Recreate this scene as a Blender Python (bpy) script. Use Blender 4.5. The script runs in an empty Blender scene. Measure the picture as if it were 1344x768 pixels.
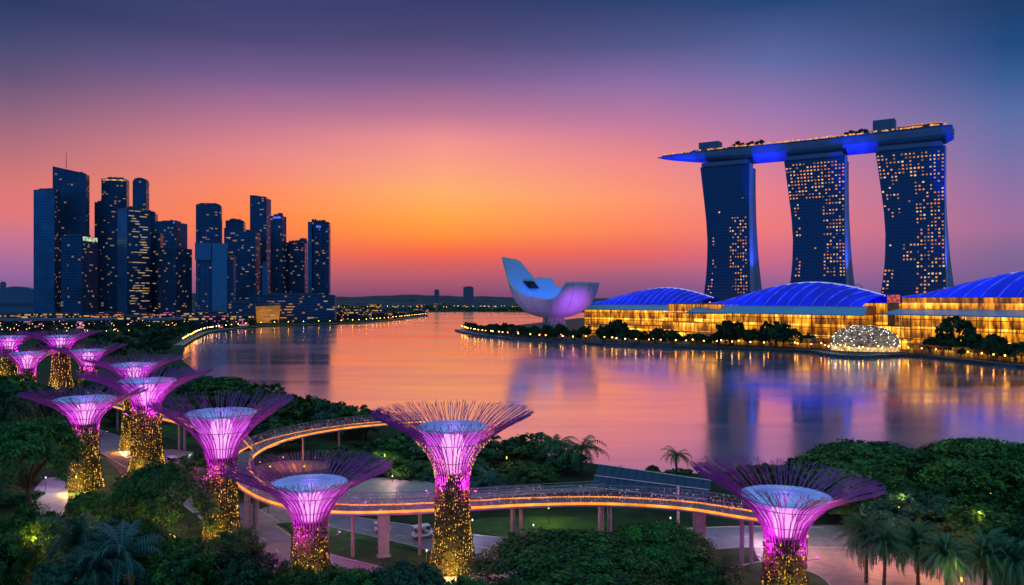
import bpy, math, random
import numpy as np
from mathutils import Vector, Matrix
random.seed(7)
rng = np.random.default_rng(7)
PI = math.pi
C = bpy.context.scene.collection
SC = bpy.context.scene

# ------------------------------------------------------------------ camera
H, F, CX, CY = 45.0, 1050.0, 672.0, 390.0
cam = bpy.data.objects.new('camera', bpy.data.cameras.new('camera'))
C.objects.link(cam)
cam.location = (0, 0, H)
cam.rotation_euler = (PI / 2, 0, 0)
cam.data.sensor_width = 36
cam.data.lens = 36 * F / 1344
cam.data.shift_y = (CY - 384) / 1344
cam.data.clip_start = 1
cam.data.clip_end = 40000
SC.camera = cam

# ------------------------------------------------------------------ render settings
SC.view_settings.view_transform = 'Standard'
SC.view_settings.look = 'None'
SC.view_settings.exposure = 0.0
SC.view_settings.gamma = 1.0
SC.view_settings.use_curve_mapping = False
SC.render.engine = 'CYCLES'
SC.cycles.use_denoising = True
try:
    SC.cycles.denoiser = 'OPENIMAGEDENOISE'
except Exception:
    pass
SC.cycles.max_bounces = 5
SC.cycles.diffuse_bounces = 2
SC.cycles.glossy_bounces = 3
SC.cycles.transmission_bounces = 2
SC.cycles.sample_clamp_indirect = 6.0
SC.cycles.sample_clamp_direct = 0.0
SC.cycles.use_light_tree = True
SC.cycles.caustics_reflective = False
SC.cycles.caustics_refractive = False


def lin(c):
    out = []
    for v in c:
        v = v / 255.0
        out.append(v / 12.92 if v <= 0.04045 else ((v + 0.055) / 1.055) ** 2.4)
    return out


# ------------------------------------------------------------------ world: dusk sky by direction, over a dim Nishita base
W = bpy.data.worlds.new('World')
SC.world = W
W.use_nodes = True
nt = W.node_tree
nt.nodes.clear()
N = nt.nodes.new
L = nt.links.new
tc = N('ShaderNodeTexCoord')
sep = N('ShaderNodeSeparateXYZ'); L(tc.outputs['Generated'], sep.inputs[0])


def math_node(op, a, b=None, c=None, clamp=False):
    n = N('ShaderNodeMath'); n.operation = op; n.use_clamp = clamp
    for i, v in enumerate((a, b, c)):
        if v is None:
            continue
        if isinstance(v, (int, float)):
            n.inputs[i].default_value = v
        else:
            L(v, n.inputs[i])
    return n.outputs[0]


elev = math_node('ARCSINE', sep.outputs[2])
elev = math_node('MULTIPLY', elev, 180 / PI / 40.0, None, True)      # 0..40 degrees -> 0..1
az = math_node('ARCTAN2', sep.outputs[0], sep.outputs[1])
az = math_node('MULTIPLY', az, 180 / PI)
SKY = {   # azimuth of the column (px) : [(image row, colour)]
    20: [(0, (30, 48, 100)), (50, (58, 62, 110)), (100, (92, 75, 116)), (150, (140, 92, 122)), (200, (182, 105, 120)), (240, (212, 112, 114)),
         (280, (222, 112, 118)), (320, (188, 108, 148)), (360, (145, 100, 160)), (390, (112, 92, 148))],
    320: [(0, (52, 58, 114)), (50, (74, 66, 122)), (100, (116, 86, 140)), (150, (178, 108, 142)), (200, (226, 128, 132)), (250, (252, 130, 92)),
          (290, (255, 125, 66)), (330, (232, 105, 86)), (360, (175, 90, 112)), (390, (125, 78, 120))],
    580: [(0, (48, 52, 110)), (50, (76, 67, 122)), (100, (118, 86, 140)), (150, (186, 114, 146)), (185, (242, 144, 142)), (220, (252, 158, 124)), (250, (252, 172, 104)),
          (280, (252, 164, 68)), (310, (252, 138, 54)), (330, (246, 98, 68)), (347, (208, 85, 95)), (368, (165, 85, 112)), (390, (125, 74, 110))],
    840: [(0, (30, 60, 116)), (60, (82, 84, 144)), (110, (138, 104, 162)), (160, (190, 116, 156)), (210, (236, 132, 134)), (260, (254, 145, 108)),
          (300, (252, 126, 90)), (330, (230, 96, 96)), (365, (150, 88, 130)), (390, (118, 80, 130))],
    1020: [(0, (12, 64, 124)), (80, (90, 100, 160)), (150, (156, 114, 172)), (210, (204, 120, 156)), (250, (228, 120, 138)), (300, (234, 114, 124)),
           (340, (200, 100, 138)), (370, (150, 96, 148)), (390, (120, 90, 145))],
    1320: [(0, (0, 54, 108)), (60, (2, 66, 126)), (100, (42, 84, 145)), (150, (84, 103, 163)), (200, (110, 107, 167)), (260, (144, 106, 163)),
           (300, (154, 104, 154)), (330, (124, 98, 150)), (390, (100, 90, 148))],
}
ZEN = (104, 158, 178)


def ramp(stops):
    r = N('ShaderNodeValToRGB')
    cr = r.color_ramp
    cr.interpolation = 'EASE' if False else 'LINEAR'
    while len(cr.elements) > 1:
        cr.elements.remove(cr.elements[-1])
    for i, (p, c) in enumerate(stops):
        e = cr.elements[0] if i == 0 else cr.elements.new(min(1, max(0, p)))
        e.position = min(1, max(0, p))
        e.color = (*lin(c), 1)
    L(elev, r.inputs[0])
    return r.outputs[0]


cols = []
for px, rows in SKY.items():
    dist = math.hypot(F, px - CX)
    st = sorted((math.degrees(math.atan2(CY - y, dist)) / 40.0, c) for y, c in rows)
    topc = rows[0][1]
    st = [(p_, tuple(v * (.93 if p_ > .40 else 1) for v in c_)) for p_, c_ in st]
    st.append((0.62, tuple((3 * a + b) / 4 for a, b in zip(topc, ZEN))))
    st.append((1.0, ZEN))
    cols.append((math.degrees(math.atan2(px - CX, F)), ramp(st)))
back = ramp([(0.0, (38, 112, 190)), (0.4, (44, 116, 190)), (1.0, ZEN)])
cur = back
seq = [(-95, back)] + cols + [(95, back)]
for (a0, _), (a1, col) in zip(seq[:-1], seq[1:]):
    mr = N('ShaderNodeMapRange'); mr.interpolation_type = 'SMOOTHSTEP' if abs(a1) > 90 or abs(a0) > 90 else 'LINEAR'
    mr.inputs['From Min'].default_value = a0
    mr.inputs['From Max'].default_value = a1
    L(az, mr.inputs['Value'])
    mx = N('ShaderNodeMix'); mx.data_type = 'RGBA'
    L(mr.outputs[0], mx.inputs[0])
    L(cur, mx.inputs[6]); L(col, mx.inputs[7])
    cur = mx.outputs[2]
nish = N('ShaderNodeTexSky'); nish.sky_type = 'NISHITA'
nish.sun_disc = False
nish.sun_elevation = math.radians(-2.0)
nish.sun_rotation = math.radians(-6.0)
b1 = N('ShaderNodeBackground'); b1.inputs[1].default_value = 0.98
L(cur, b1.inputs[0])
b2 = N('ShaderNodeBackground'); b2.inputs[1].default_value = 0.06
L(nish.outputs[0], b2.inputs[0])
add = N('ShaderNodeAddShader'); L(b1.outputs[0], add.inputs[0]); L(b2.outputs[0], add.inputs[1])
out = N('ShaderNodeOutputWorld'); L(add.outputs[0], out.inputs[0])
# the sun has set behind the far shore: the sky alone lights the place, with the lamps the photograph shows

# ------------------------------------------------------------------ helpers


def G(px, py, z=0.0):
    d = F * (H - z) / (py - CY)
    return ((px - CX) * d / F, d)


def P(px, d, z=0.0):
    return Vector(((px - CX) * d / F, d, z))


def ZP(py, d):
    return H - (py - CY) * d / F


class MB:
    def __init__(s):
        s.v = []; s.f = []; s.m = []

    def add(s, vs, fs, m=0):
        o = len(s.v)
        s.v += [tuple(p) for p in vs]
        s.f += [tuple(i + o for i in f) for f in fs]
        s.m += [m] * len(fs)

    def box(s, c, size, m=0, rz=0.0, taper=1.0):
        x, y, z = (k / 2 for k in size)
        ca, sa = math.cos(rz), math.sin(rz)
        vs = []
        for dz, t in ((-z, 1.0), (z, taper)):
            for dx, dy in ((-x, -y), (x, -y), (x, y), (-x, y)):
                a, b = dx * t, dy * t
                vs.append((c[0] + a * ca - b * sa, c[1] + a * sa + b * ca, c[2] + dz))
        s.add(vs, [(3, 2, 1, 0), (4, 5, 6, 7), (0, 1, 5, 4), (1, 2, 6, 5), (2, 3, 7, 6), (3, 0, 4, 7)], m)

    def prism(s, poly, z0, z1, m=0):
        n = len(poly)
        area = sum(poly[i][0] * poly[(i + 1) % n][1] - poly[(i + 1) % n][0] * poly[i][1] for i in range(n))
        if area < 0:
            poly = poly[::-1]
        vs = [(p[0], p[1], z0) for p in poly] + [(p[0], p[1], z1) for p in poly]
        fs = [tuple(range(n - 1, -1, -1)), tuple(range(n, 2 * n))]
        fs += [(i, (i + 1) % n, n + (i + 1) % n, n + i) for i in range(n)]
        s.add(vs, fs, m)

    def loft(s, rings, m=0, cap=True, closed=True):
        n = len(rings[0]); o = []
        fs = []
        for k in range(len(rings)):
            o += list(rings[k])
        rng_ = range(n) if closed else range(n - 1)
        for k in range(len(rings) - 1):
            for i in rng_:
                j = (i + 1) % n
                fs.append((k * n + i, k * n + j, (k + 1) * n + j, (k + 1) * n + i))
        if cap:
            fs.append(tuple(range(n - 1, -1, -1)))
            fs.append(tuple(range((len(rings) - 1) * n, len(rings) * n)))
        s.add(o, fs, m)

    def tube(s, pts, rad, seg=6, m=0, cap=True):
        pts = [Vector(p) for p in pts]
        n = len(pts)
        if not hasattr(rad, '__len__'):
            rad = [rad] * n
        rings = []
        ref = None
        for i in range(n):
            t = (pts[min(i + 1, n - 1)] - pts[max(i - 1, 0)])
            if t.length < 1e-9:
                t = Vector((0, 0, 1))
            t.normalize()
            if ref is None:
                ref = Vector((0, 0, 1)) if abs(t.z) < 0.9 else Vector((1, 0, 0))
            a = t.cross(ref)
            if a.length < 1e-4:
                a = t.cross(Vector((1, 0.3, 0)))
            a.normalize()
            b = a.cross(t); b.normalize()
            ref = b
            rings.append([pts[i] + (a * math.cos(2 * PI * k / seg) + b * math.sin(2 * PI * k / seg)) * rad[i] for k in range(seg)])
        s.loft(rings, m, cap)

    def lathe(s, prof, seg=24, c=(0, 0, 0), m=0, cap=True):
        rings = [[(c[0] + r * math.cos(2 * PI * k / seg), c[1] + r * math.sin(2 * PI * k / seg), c[2] + z) for k in range(seg)] for r, z in prof]
        s.loft(rings, m, cap)

    def octa(s, p, r, m=0, kz=1.0):
        x, y, z = p; h = r * kz
        s.add([(x + r, y, z), (x - r, y, z), (x, y + r, z), (x, y - r, z), (x, y, z + h), (x, y, z - h)],
              [(0, 2, 4), (2, 1, 4), (1, 3, 4), (3, 0, 4), (2, 0, 5), (1, 2, 5), (3, 1, 5), (0, 3, 5)], m)

    def mesh(s, name, mats, smooth=False):
        me = bpy.data.meshes.new(name)
        me.from_pydata(s.v, [], s.f)
        for mt in (mats if isinstance(mats, (list, tuple)) else [mats]):
            me.materials.append(mt)
        if len(me.materials) > 1:
            me.polygons.foreach_set('material_index', s.m)
        if smooth:
            me.polygons.foreach_set('use_smooth', [True] * len(me.polygons))
        me.update()
        return me

    def build(s, name, mats, parent=None, smooth=False, **kw):
        return put(name, s.mesh(name, mats, smooth), parent, **kw)


def put(name, data, parent=None, loc=None, rz=None, scale=None, label=None, cat=None, group=None, kind=None):
    o = bpy.data.objects.new(name, data)
    C.objects.link(o)
    if parent is not None:
        o.parent = parent
    if loc is not None:
        o.location = loc
    if rz is not None:
        o.rotation_euler = (0, 0, rz)
    if scale is not None:
        o.scale = scale if hasattr(scale, '__len__') else (scale,) * 3
    for k, v in (('label', label), ('category', cat), ('group', group), ('kind', kind)):
        if v:
            o[k] = v
    return o


def thing(name, label, cat, loc=(0, 0, 0), rz=0.0, group=None):
    return put(name, None, None, loc, rz, None, label, cat, group)


KIDS = {}


def dup(root, loc, rz=0.0, scale=1.0, label=None, group=None):
    r = root.copy(); C.objects.link(r)
    r.location = loc; r.rotation_euler = (0, 0, rz)
    r.scale = scale if hasattr(scale, '__len__') else (scale,) * 3
    if label: r['label'] = label
    if group: r['group'] = group
    for ch in list(root.children):
        c = ch.copy(); C.objects.link(c); c.parent = r
        for g in ch.children:
            d = g.copy(); C.objects.link(d); d.parent = c
    return r


def M(name, col, rough=0.6, metal=0.0, emit=None, es=0.0, noise=None, bump=None, spec=0.5, sample=True, stretch=(1, 1, 1), col2=None):
    m = bpy.data.materials.new(name); m.use_nodes = True
    t = m.node_tree; b = t.nodes['Principled BSDF']
    b.inputs['Base Color'].default_value = (*col, 1)
    b.inputs['Roughness'].default_value = rough
    b.inputs['Metallic'].default_value = metal
    b.inputs['Specular IOR Level'].default_value = spec
    if emit is not None:
        b.inputs['Emission Color'].default_value = (*emit, 1)
        b.inputs['Emission Strength'].default_value = es
    if noise or bump:
        tc = t.nodes.new('ShaderNodeTexCoord')
        mp = t.nodes.new('ShaderNodeMapping'); mp.inputs['Scale'].default_value = stretch
        t.links.new(tc.outputs['Object'], mp.inputs[0])
    if noise:
        nz = t.nodes.new('ShaderNodeTexNoise'); nz.inputs['Scale'].default_value = noise[0]; nz.inputs['Detail'].default_value = 6
        nz.inputs['Roughness'].default_value = 0.65
        t.links.new(mp.outputs[0], nz.inputs['Vector'])
        r = t.nodes.new('ShaderNodeValToRGB')
        r.color_ramp.elements[0].position = 0.3; r.color_ramp.elements[1].position = 0.7
        k = noise[1]
        c2 = col2 or [min(1, v * (1 + k)) for v in col]
        r.color_ramp.elements[0].color = (*[v * (1 - k) for v in col], 1)
        r.color_ramp.elements[1].color = (*c2, 1)
        t.links.new(nz.outputs['Fac'], r.inputs[0]); t.links.new(r.outputs[0], b.inputs['Base Color'])
    if bump:
        nb = t.nodes.new('ShaderNodeTexNoise'); nb.inputs['Scale'].default_value = bump[0]; nb.inputs['Detail'].default_value = 5
        t.links.new(mp.outputs[0], nb.inputs['Vector'])
        bp = t.nodes.new('ShaderNodeBump'); bp.inputs['Strength'].default_value = bump[1]; bp.inputs['Distance'].default_value = bump[2] if len(bump) > 2 else 0.1
        t.links.new(nb.outputs['Fac'], bp.inputs['Height']); t.links.new(bp.outputs[0], b.inputs['Normal'])
    if not sample:
        m.cycles.emission_sampling = 'NONE'
    return m


def glow(name, col, es, noise=None, stretch=(1, 1, 1), lo=0.2, hi=1.0, sample=True, base=(0.05, 0.05, 0.05), p0=0.35, p1=0.65, col_lo=None, rough=0.4):
    """a lit surface (lamp, backlit glass, lit windows); NOISE breaks the light up as the rooms and frames behind the glass do"""
    m = M(name, base, rough, emit=col, es=es, sample=sample)
    if noise:
        t = m.node_tree; b = t.nodes['Principled BSDF']
        tc = t.nodes.new('ShaderNodeTexCoord'); mp = t.nodes.new('ShaderNodeMapping'); mp.inputs['Scale'].default_value = stretch
        t.links.new(tc.outputs['Object'], mp.inputs[0])
        nz = t.nodes.new('ShaderNodeTexNoise'); nz.inputs['Scale'].default_value = noise; nz.inputs['Detail'].default_value = 4
        t.links.new(mp.outputs[0], nz.inputs['Vector'])
        r = t.nodes.new('ShaderNodeValToRGB')
        r.color_ramp.elements[0].position = p0; r.color_ramp.elements[1].position = p1
        cl = col_lo or [v * lo for v in col]
        r.color_ramp.elements[0].color = (*cl, 1); r.color_ramp.elements[1].color = (*[v * hi for v in col], 1)
        t.links.new(nz.outputs['Fac'], r.inputs[0]); t.links.new(r.outputs[0], b.inputs['Emission Color'])
    return m


def lamp_light(kind, loc, energy, col, parent=None, radius=0.5, target=None, angle=60, blend=0.5, name='lamp_light'):
    d = bpy.data.lights.new(name, kind); d.energy = energy; d.color = col
    if kind in ('POINT', 'SPOT'):
        d.shadow_soft_size = radius
    if kind == 'SPOT':
        d.spot_size = math.radians(angle); d.spot_blend = blend
    o = bpy.data.objects.new(name, d); C.objects.link(o)
    o.location = loc
    if target is not None:
        o.rotation_euler = (Vector(target) - Vector(loc)).to_track_quat('-Z', 'Y').to_euler()
    if parent is not None:
        o.parent = parent
    return o


def struct(name, mb, mats, smooth=False):
    return mb.build(name, mats, None, smooth, kind='structure')


def interp(tab, x):
    return float(np.interp(x, [a for a, _ in tab], [b for _, b in tab]))


def smooth_path(pts, step=1.0):
    """Catmull-Rom through the points, resampled about every STEP metres"""
    p = [Vector(q) for q in pts]
    p = [p[0] * 2 - p[1]] + p + [p[-1] * 2 - p[-2]]
    o = []
    for i in range(1, len(p) - 2):
        n = max(2, int((p[i + 1] - p[i]).length / step))
        for k in range(n):
            t = k / n
            o.append(0.5 * ((2 * p[i]) + (-p[i - 1] + p[i + 1]) * t + (2 * p[i - 1] - 5 * p[i] + 4 * p[i + 1] - p[i + 2]) * t * t
                            + (-p[i - 1] + 3 * p[i] - 3 * p[i + 1] + p[i + 2]) * t ** 3))
    o.append(p[-2])
    return o


# ------------------------------------------------------------------ materials
grass_m = M('lawn_grass', (0.045, 0.10, 0.025), 0.9, noise=(0.25, 0.5), bump=(6, 0.6, 0.2), spec=0.2)
soil_m = M('park_soil', (0.03, 0.05, 0.02), 0.95, noise=(0.12, 0.6), bump=(3, 0.6, 0.2), spec=0.2)
road_m = M('road_surface', (0.21, 0.18, 0.24), 0.55, noise=(0.35, 0.35), bump=(8, 0.2, 0.05))
paving_m = M('plaza_paving', (0.30, 0.24, 0.24), 0.6, noise=(0.5, 0.3), bump=(8, 0.2, 0.05))
kerb_m = M('kerb_stone', (0.42, 0.40, 0.40), 0.7, noise=(2, 0.25))
paint_m = M('road_paint', (0.7, 0.7, 0.7), 0.6, noise=(3, 0.2))
earth_m = M('red_earth', (0.20, 0.09, 0.06), 0.9, noise=(0.4, 0.5), bump=(3, 0.4, 0.1))
city_m = M('city_ground', (0.03, 0.04, 0.045), 0.9, noise=(0.03, 0.5))
quay_m = M('quay_stone', (0.03, 0.035, 0.035), 0.7, noise=(0.3, 0.4))
hill_m = M('hill_forest_haze_tint', (0.08, 0.08, 0.11), 1.0, noise=(0.02, 0.5), spec=0.1)  # mauve lift in the base colour stands for distance haze
concrete_m = M('concrete', (0.34, 0.32, 0.31), 0.75, noise=(0.8, 0.25), bump=(5, 0.2, 0.05))
steel_m = M('grey_steel', (0.32, 0.33, 0.36), 0.4, metal=0.7, noise=(1.2, 0.15))
dark_m = M('dark_metal', (0.05, 0.05, 0.06), 0.5, metal=0.4, noise=(1, 0.2))
bark_m = M('bark', (0.09, 0.065, 0.045), 0.9, noise=(3, 0.4), bump=(4, 0.6, 0.1), stretch=(1, 1, 0.25))
amber_m = glow('amber_lamp', (1.0, 0.42, 0.06), 7.0)
amber_small_m = glow('amber_bulb', (1.0, 0.50, 0.06), 2.4, sample=False)
white_lamp_m = glow('white_lamp', (1.0, 0.85, 0.65), 6.0)

# water: long-exposure smooth bay
wm = bpy.data.materials.new('bay_water'); wm.use_nodes = True
t = wm.node_tree; b = t.nodes['Principled BSDF']
b.inputs['Base Color'].default_value = (0.93, 0.72, 0.77, 1)
b.inputs['Metallic'].default_value = 0.9
b.inputs['Roughness'].default_value = 0.13
tcw = t.nodes.new('ShaderNodeTexCoord')
mp = t.nodes.new('ShaderNodeMapping'); mp.inputs['Scale'].default_value = (0.004, 0.018, 1); mp.inputs['Rotation'].default_value = (0, 0, 0.15)
t.links.new(tcw.outputs['Object'], mp.inputs[0])
nz = t.nodes.new('ShaderNodeTexNoise'); nz.inputs['Scale'].default_value = 1.0; nz.inputs['Detail'].default_value = 4; nz.inputs['Distortion'].default_value = 0.6
t.links.new(mp.outputs[0], nz.inputs['Vector'])
mr = t.nodes.new('ShaderNodeMapRange'); mr.inputs['From Min'].default_value = 0.35; mr.inputs['From Max'].default_value = 0.65
mr.inputs['To Min'].default_value = 0.10; mr.inputs['To Max'].default_value = 0.20
t.links.new(nz.outputs['Fac'], mr.inputs[0]); t.links.new(mr.outputs[0], b.inputs['Roughness'])
mp2 = t.nodes.new('ShaderNodeMapping'); mp2.inputs['Scale'].default_value = (0.03, 0.14, 1)
t.links.new(tcw.outputs['Object'], mp2.inputs[0])
nz2 = t.nodes.new('ShaderNodeTexNoise'); nz2.inputs['Scale'].default_value = 1.0; nz2.inputs['Detail'].default_value = 3
t.links.new(mp2.outputs[0], nz2.inputs['Vector'])
bp = t.nodes.new('ShaderNodeBump'); bp.inputs['Strength'].default_value = 0.12; bp.inputs['Distance'].default_value = 0.25
t.links.new(nz2.outputs['Fac'], bp.inputs['Height']); t.links.new(bp.outputs[0], b.inputs['Normal'])
water_m = wm
# ================================================================== SETTING
WZ = -1.3
mb = MB(); mb.add([(-7000, -300, WZ), (7000, -300, WZ), (7000, 7200, WZ), (-7000, 7200, WZ)], [(0, 1, 2, 3)])
struct('water', mb, water_m)

near_shore = [(1500, 612), (1344, 604), (1150, 602), (1050, 606), (1000, 614), (930, 622), (860, 619), (790, 610), (720, 600), (640, 588), (560, 570), (500, 550),
              (430, 531), (360, 516), (310, 504), (262, 491), (238, 472), (243, 453)]
cbd_shore = [(256, 445), (275, 436), (305, 431.5), (345, 428), (400, 426.5), (470, 424), (520, 419.5), (562, 414.5)]
poly = [(-260, 60), (260, 60)] + [G(*p) for p in near_shore + cbd_shore] + [G(560, 411.8), G(520, 411), G(470, 410), (-500, 3600), (-5000, 4200), (-5000, 60)]
mb = MB(); mb.prism(poly, -4, 0)
struct('ground', mb, soil_m)
prom_shore = [(597, 433), (608, 436.5), (630, 440), (665, 444), (720, 448), (780, 451), (830, 453.5), (900, 455.5), (950, 457), (1010, 459), (1060, 461), (1088, 466),
              (1130, 468.5), (1180, 466.5), (1205, 467), (1250, 471.5), (1300, 477), (1344, 481), (1500, 494), (1900, 524)]
poly = [G(*p) for p in prom_shore] + [(1700, 700), (1700, 1500), (1000, 2000), G(760, 417.5), G(716, 422.5), G(680, 426.5), G(650, 429), G(615, 431.5)]
mb = MB(); mb.prism(poly, -4, 0)
struct('promontory_ground', mb, quay_m)
# a pale quay walk along the edge and its low dark wall
pts = [Vector((*G(*p), 0)) for p in prom_shore]


def ribbon(pts, w, z, off=0.0):
    """a strip W wide along PTS (Vectors), its axis OFF metres to the left"""
    vs, fs = [], []
    n = len(pts)
    for i in range(n):
        t = pts[min(i + 1, n - 1)] - pts[max(i - 1, 0)]
        t.z = 0; t.normalize()
        q = Vector((-t.y, t.x, 0))
        a = pts[i] + q * (off + w / 2); b_ = pts[i] + q * (off - w / 2)
        vs += [(a.x, a.y, z), (b_.x, b_.y, z)]
    fs = [(2 * i, 2 * i + 1, 2 * i + 3, 2 * i + 2) for i in range(n - 1)]
    return vs, fs


def offset_path(pts, off):
    o = []
    n = len(pts)
    for i in range(n):
        t = pts[min(i + 1, n - 1)] - pts[max(i - 1, 0)]
        t.z = 0; t.normalize()
        o.append(pts[i] + Vector((-t.y, t.x, 0)) * off)
    return o


def kerbed(mb, pts, off, w=0.3, z0=0.0, z1=0.13):
    l_ = offset_path(pts, off - w / 2); r_ = offset_path(pts, off + w / 2)
    rings = [[(a.x, a.y, z0), (b_.x, b_.y, z0), (b_.x, b_.y, z1), (a.x, a.y, z1)] for a, b_ in zip(l_, r_)]
    mb.loft(rings)


sp = smooth_path(pts, 8)
mb = MB(); mb.add(*ribbon(sp, 14, 0.02, 8)); struct('quay_walk', mb, M('quay_paving', (0.28, 0.25, 0.25), 0.6, noise=(0.2, 0.3)))
mb = MB(); kerbed(mb, sp, 0.9, 1.2, -3.0, 0.9); struct('quay_edge', mb, M('quay_edge_stone', (0.07, 0.09, 0.15), 0.7, noise=(0.3, 0.4)))
cs = smooth_path([Vector((*G(*p), 0)) for p in [(243, 453)] + cbd_shore], 8)
mb = MB(); mb.add(*ribbon(cs, 9, 0.02, 5.5)); struct('city_quay_walk', mb, M('city_quay_paving', (0.30, 0.24, 0.2), 0.6, noise=(0.2, 0.3)))
mb = MB(); mb.prism([(-6500, 2500), (6500, 2500), (6800, 7000), (-6800, 7000)], -4, 0.3)
struct('far_shore_ground', mb, hill_m)


def hills(name, d, x0, x1, tops, depth, seed, m=hill_m):
    r = random.Random(seed)
    ph = [(r.uniform(0, 6.28), f, a) for f, a in ((0.0016, 0.3), (0.004, 0.22), (0.011, 0.12), (0.03, 0.07), (0.07, 0.035))]
    nx, ny = 220, 9
    vs = []
    for j in range(ny):
        v = j / (ny - 1)
        for i in range(nx):
            x = x0 + (x1 - x0) * i / (nx - 1)
            px = CX + x * F / d
            base = interp(tops, px)
            s = 1 + .45 * sum(a * math.sin(x * f + p + v * 2.3) for p, f, a in ph)
            vs.append((x, d + (v - 0.5) * depth, max(-1, base * s * math.sin(PI * v) ** 0.7 - 1)))
    fs = [(j * nx + i, j * nx + i + 1, (j + 1) * nx + i + 1, (j + 1) * nx + i) for j in range(ny - 1) for i in range(nx - 1)]
    mb = MB(); mb.add(vs, fs); struct(name, mb, m, True)


hills('hills', 3100, -3300, 3300, [(-500, 30), (300, 30), (430, 27), (520, 24), (600, 24), (690, 27), (800, 30), (1344, 28)], 700, 3)
hills('distant_hills', 4600, -5200, 5200, [(-500, 75), (20, 80), (200, 58), (430, 46), (500, 50), (560, 53), (640, 52), (720, 46), (1344, 50)], 1200, 9)

# park roads, paths and lawns -------------------------------------------------


def road(name, pxs, w, z, m=road_m, kerbs=True):
    pth = smooth_path([Vector((*G(*p), 0)) for p in pxs], 2.0)
    mb = MB(); mb.add(*ribbon(pth, w, z)); struct(name, mb, m)
    return pth


def sheet(name, pxs, z, m, smoothed=True):
    pl = [Vector((*G(*p), 0)) for p in pxs]
    if smoothed:
        q = smooth_path(pl + [pl[0]], 1.5)[:-1]
    else:
        q = pl
    mb = MB(); mb.add([(v.x, v.y, z) for v in q], [tuple(range(len(q)))])
    struct(name, mb, m)
    return q


k = 0.004
main = road('road', [(10, 543), (70, 556), (130, 576), (185, 604), (250, 640), (310, 680), (370, 728), (430, 790)], 11.5, 0.012)
back_road = road('road', [(330, 672), (430, 688), (520, 702), (610, 716), (700, 722), (800, 716), (900, 708), (1000, 704), (1100, 706)], 12.5, 0.016)
front_road = road('path', [(355, 715), (430, 738), (500, 755), (590, 765), (660, 752), (720, 728)], 5.5, 0.020, paving_m)
sheet('plaza', [(985, 700), (1060, 690), (1140, 692), (1230, 712), (1300, 760), (1280, 830), (1100, 840), (1060, 780), (1000, 740)], 0.024, paving_m)
sheet('plaza', [(180, 598), (225, 590), (285, 604), (290, 650), (255, 668), (215, 640)], 0.028, M('garden_paving', (0.24, 0.2, 0.22), 0.6, noise=(0.4, 0.35)))
sheet('plaza', [(35, 655), (60, 628), (85, 632), (88, 660), (70, 690), (40, 690)], 0.028, M('pale_paving', (0.34, 0.32, 0.42), 0.6, noise=(0.4, 0.25)))
sheet('earth_bed', [(138, 600), (150, 592), (178, 612), (200, 640), (185, 650), (160, 632)], 0.03, earth_m)
sheet('lawn', [(358, 688), (400, 686), (470, 700), (560, 722), (590, 738), (545, 752), (470, 738), (405, 718)], 0.13, grass_m)
isl = [Vector((*G(*p), 0)) for p in [(358, 688), (400, 686), (470, 700), (560, 722), (590, 738), (545, 752), (470, 738), (405, 718), (358, 688)]]
mb = MB(); kerbed(mb, smooth_path(isl, 1.5), -0.1, 0.3, 0, 0.15); struct('kerb', mb, kerb_m)
sheet('lawn', [(600, 690), (640, 680), (740, 678), (800, 686), (760, 704), (680, 708)], 0.032, grass_m)
sheet('lawn', [(965, 745), (1000, 738), (1050, 746), (1090, 768), (1080, 810), (980, 820)], 0.13, grass_m)
lw = [Vector((*G(*p), 0)) for p in [(965, 745), (1000, 738), (1050, 746), (1090, 768), (1080, 810), (980, 820), (965, 745)]]
mb = MB(); kerbed(mb, smooth_path(lw, 1.5), -0.1, 0.35, 0, 0.15); struct('kerb', mb, kerb_m)
sheet('lawn', [(60, 570), (100, 578), (150, 612), (165, 650), (130, 668), (95, 640), (70, 600)], 0.034, grass_m)
sheet('lawn', [(130, 540), (170, 560), (240, 580), (290, 590), (300, 575), (220, 555), (160, 540)], 0.034, grass_m)
for pth, wd in ((main, 11.5), (back_road, 12.5)):
    mb = MB(); kerbed(mb, pth, wd / 2 + 0.15, 0.3, 0, 0.13); kerbed(mb, pth, -wd / 2 - 0.15, 0.3, 0, 0.13); struct('kerb', mb, kerb_m)
mb = MB()
for pth in (main, back_road):
    for i in range(2, len(pth) - 3, 4):
        mb.add(*ribbon(pth[i:i + 2], 0.16, 0.032))
struct('road_marking', mb, paint_m)

# ================================================================== SUPERTREES
trunk_m = M('planted_trunk', (0.12, 0.06, 0.035), 0.9, noise=(1.6, 0.7), bump=(2.2, 1.0, 0.5), spec=0.2, col2=(0.07, 0.075, 0.03))
vine_m = M('trunk_plants', (0.15, 0.085, 0.04), 0.8, noise=(0.9, 0.6), spec=0.2, col2=(0.05, 0.085, 0.03))
branch_m = M('magenta_steel', (0.30, 0.045, 0.34), 0.42, metal=0.1, noise=(0.7, 0.3))
ring_m = M('pale_steel_ring', (0.55, 0.55, 0.75), 0.4, metal=0.3)
gold_m = glow('gold_bulb', (1.0, 0.52, 0.04), 1.7, noise=0.8, lo=0.25, sample=False)
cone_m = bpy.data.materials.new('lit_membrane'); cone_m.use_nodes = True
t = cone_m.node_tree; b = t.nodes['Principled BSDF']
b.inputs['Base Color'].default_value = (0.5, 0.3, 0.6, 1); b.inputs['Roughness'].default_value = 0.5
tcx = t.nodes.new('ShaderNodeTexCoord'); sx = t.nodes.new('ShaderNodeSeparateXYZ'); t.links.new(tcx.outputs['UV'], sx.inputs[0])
mpx = t.nodes.new('ShaderNodeMapping'); mpx.inputs['Scale'].default_value = (14, 1.2, 1); t.links.new(tcx.outputs['UV'], mpx.inputs[0])
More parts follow.
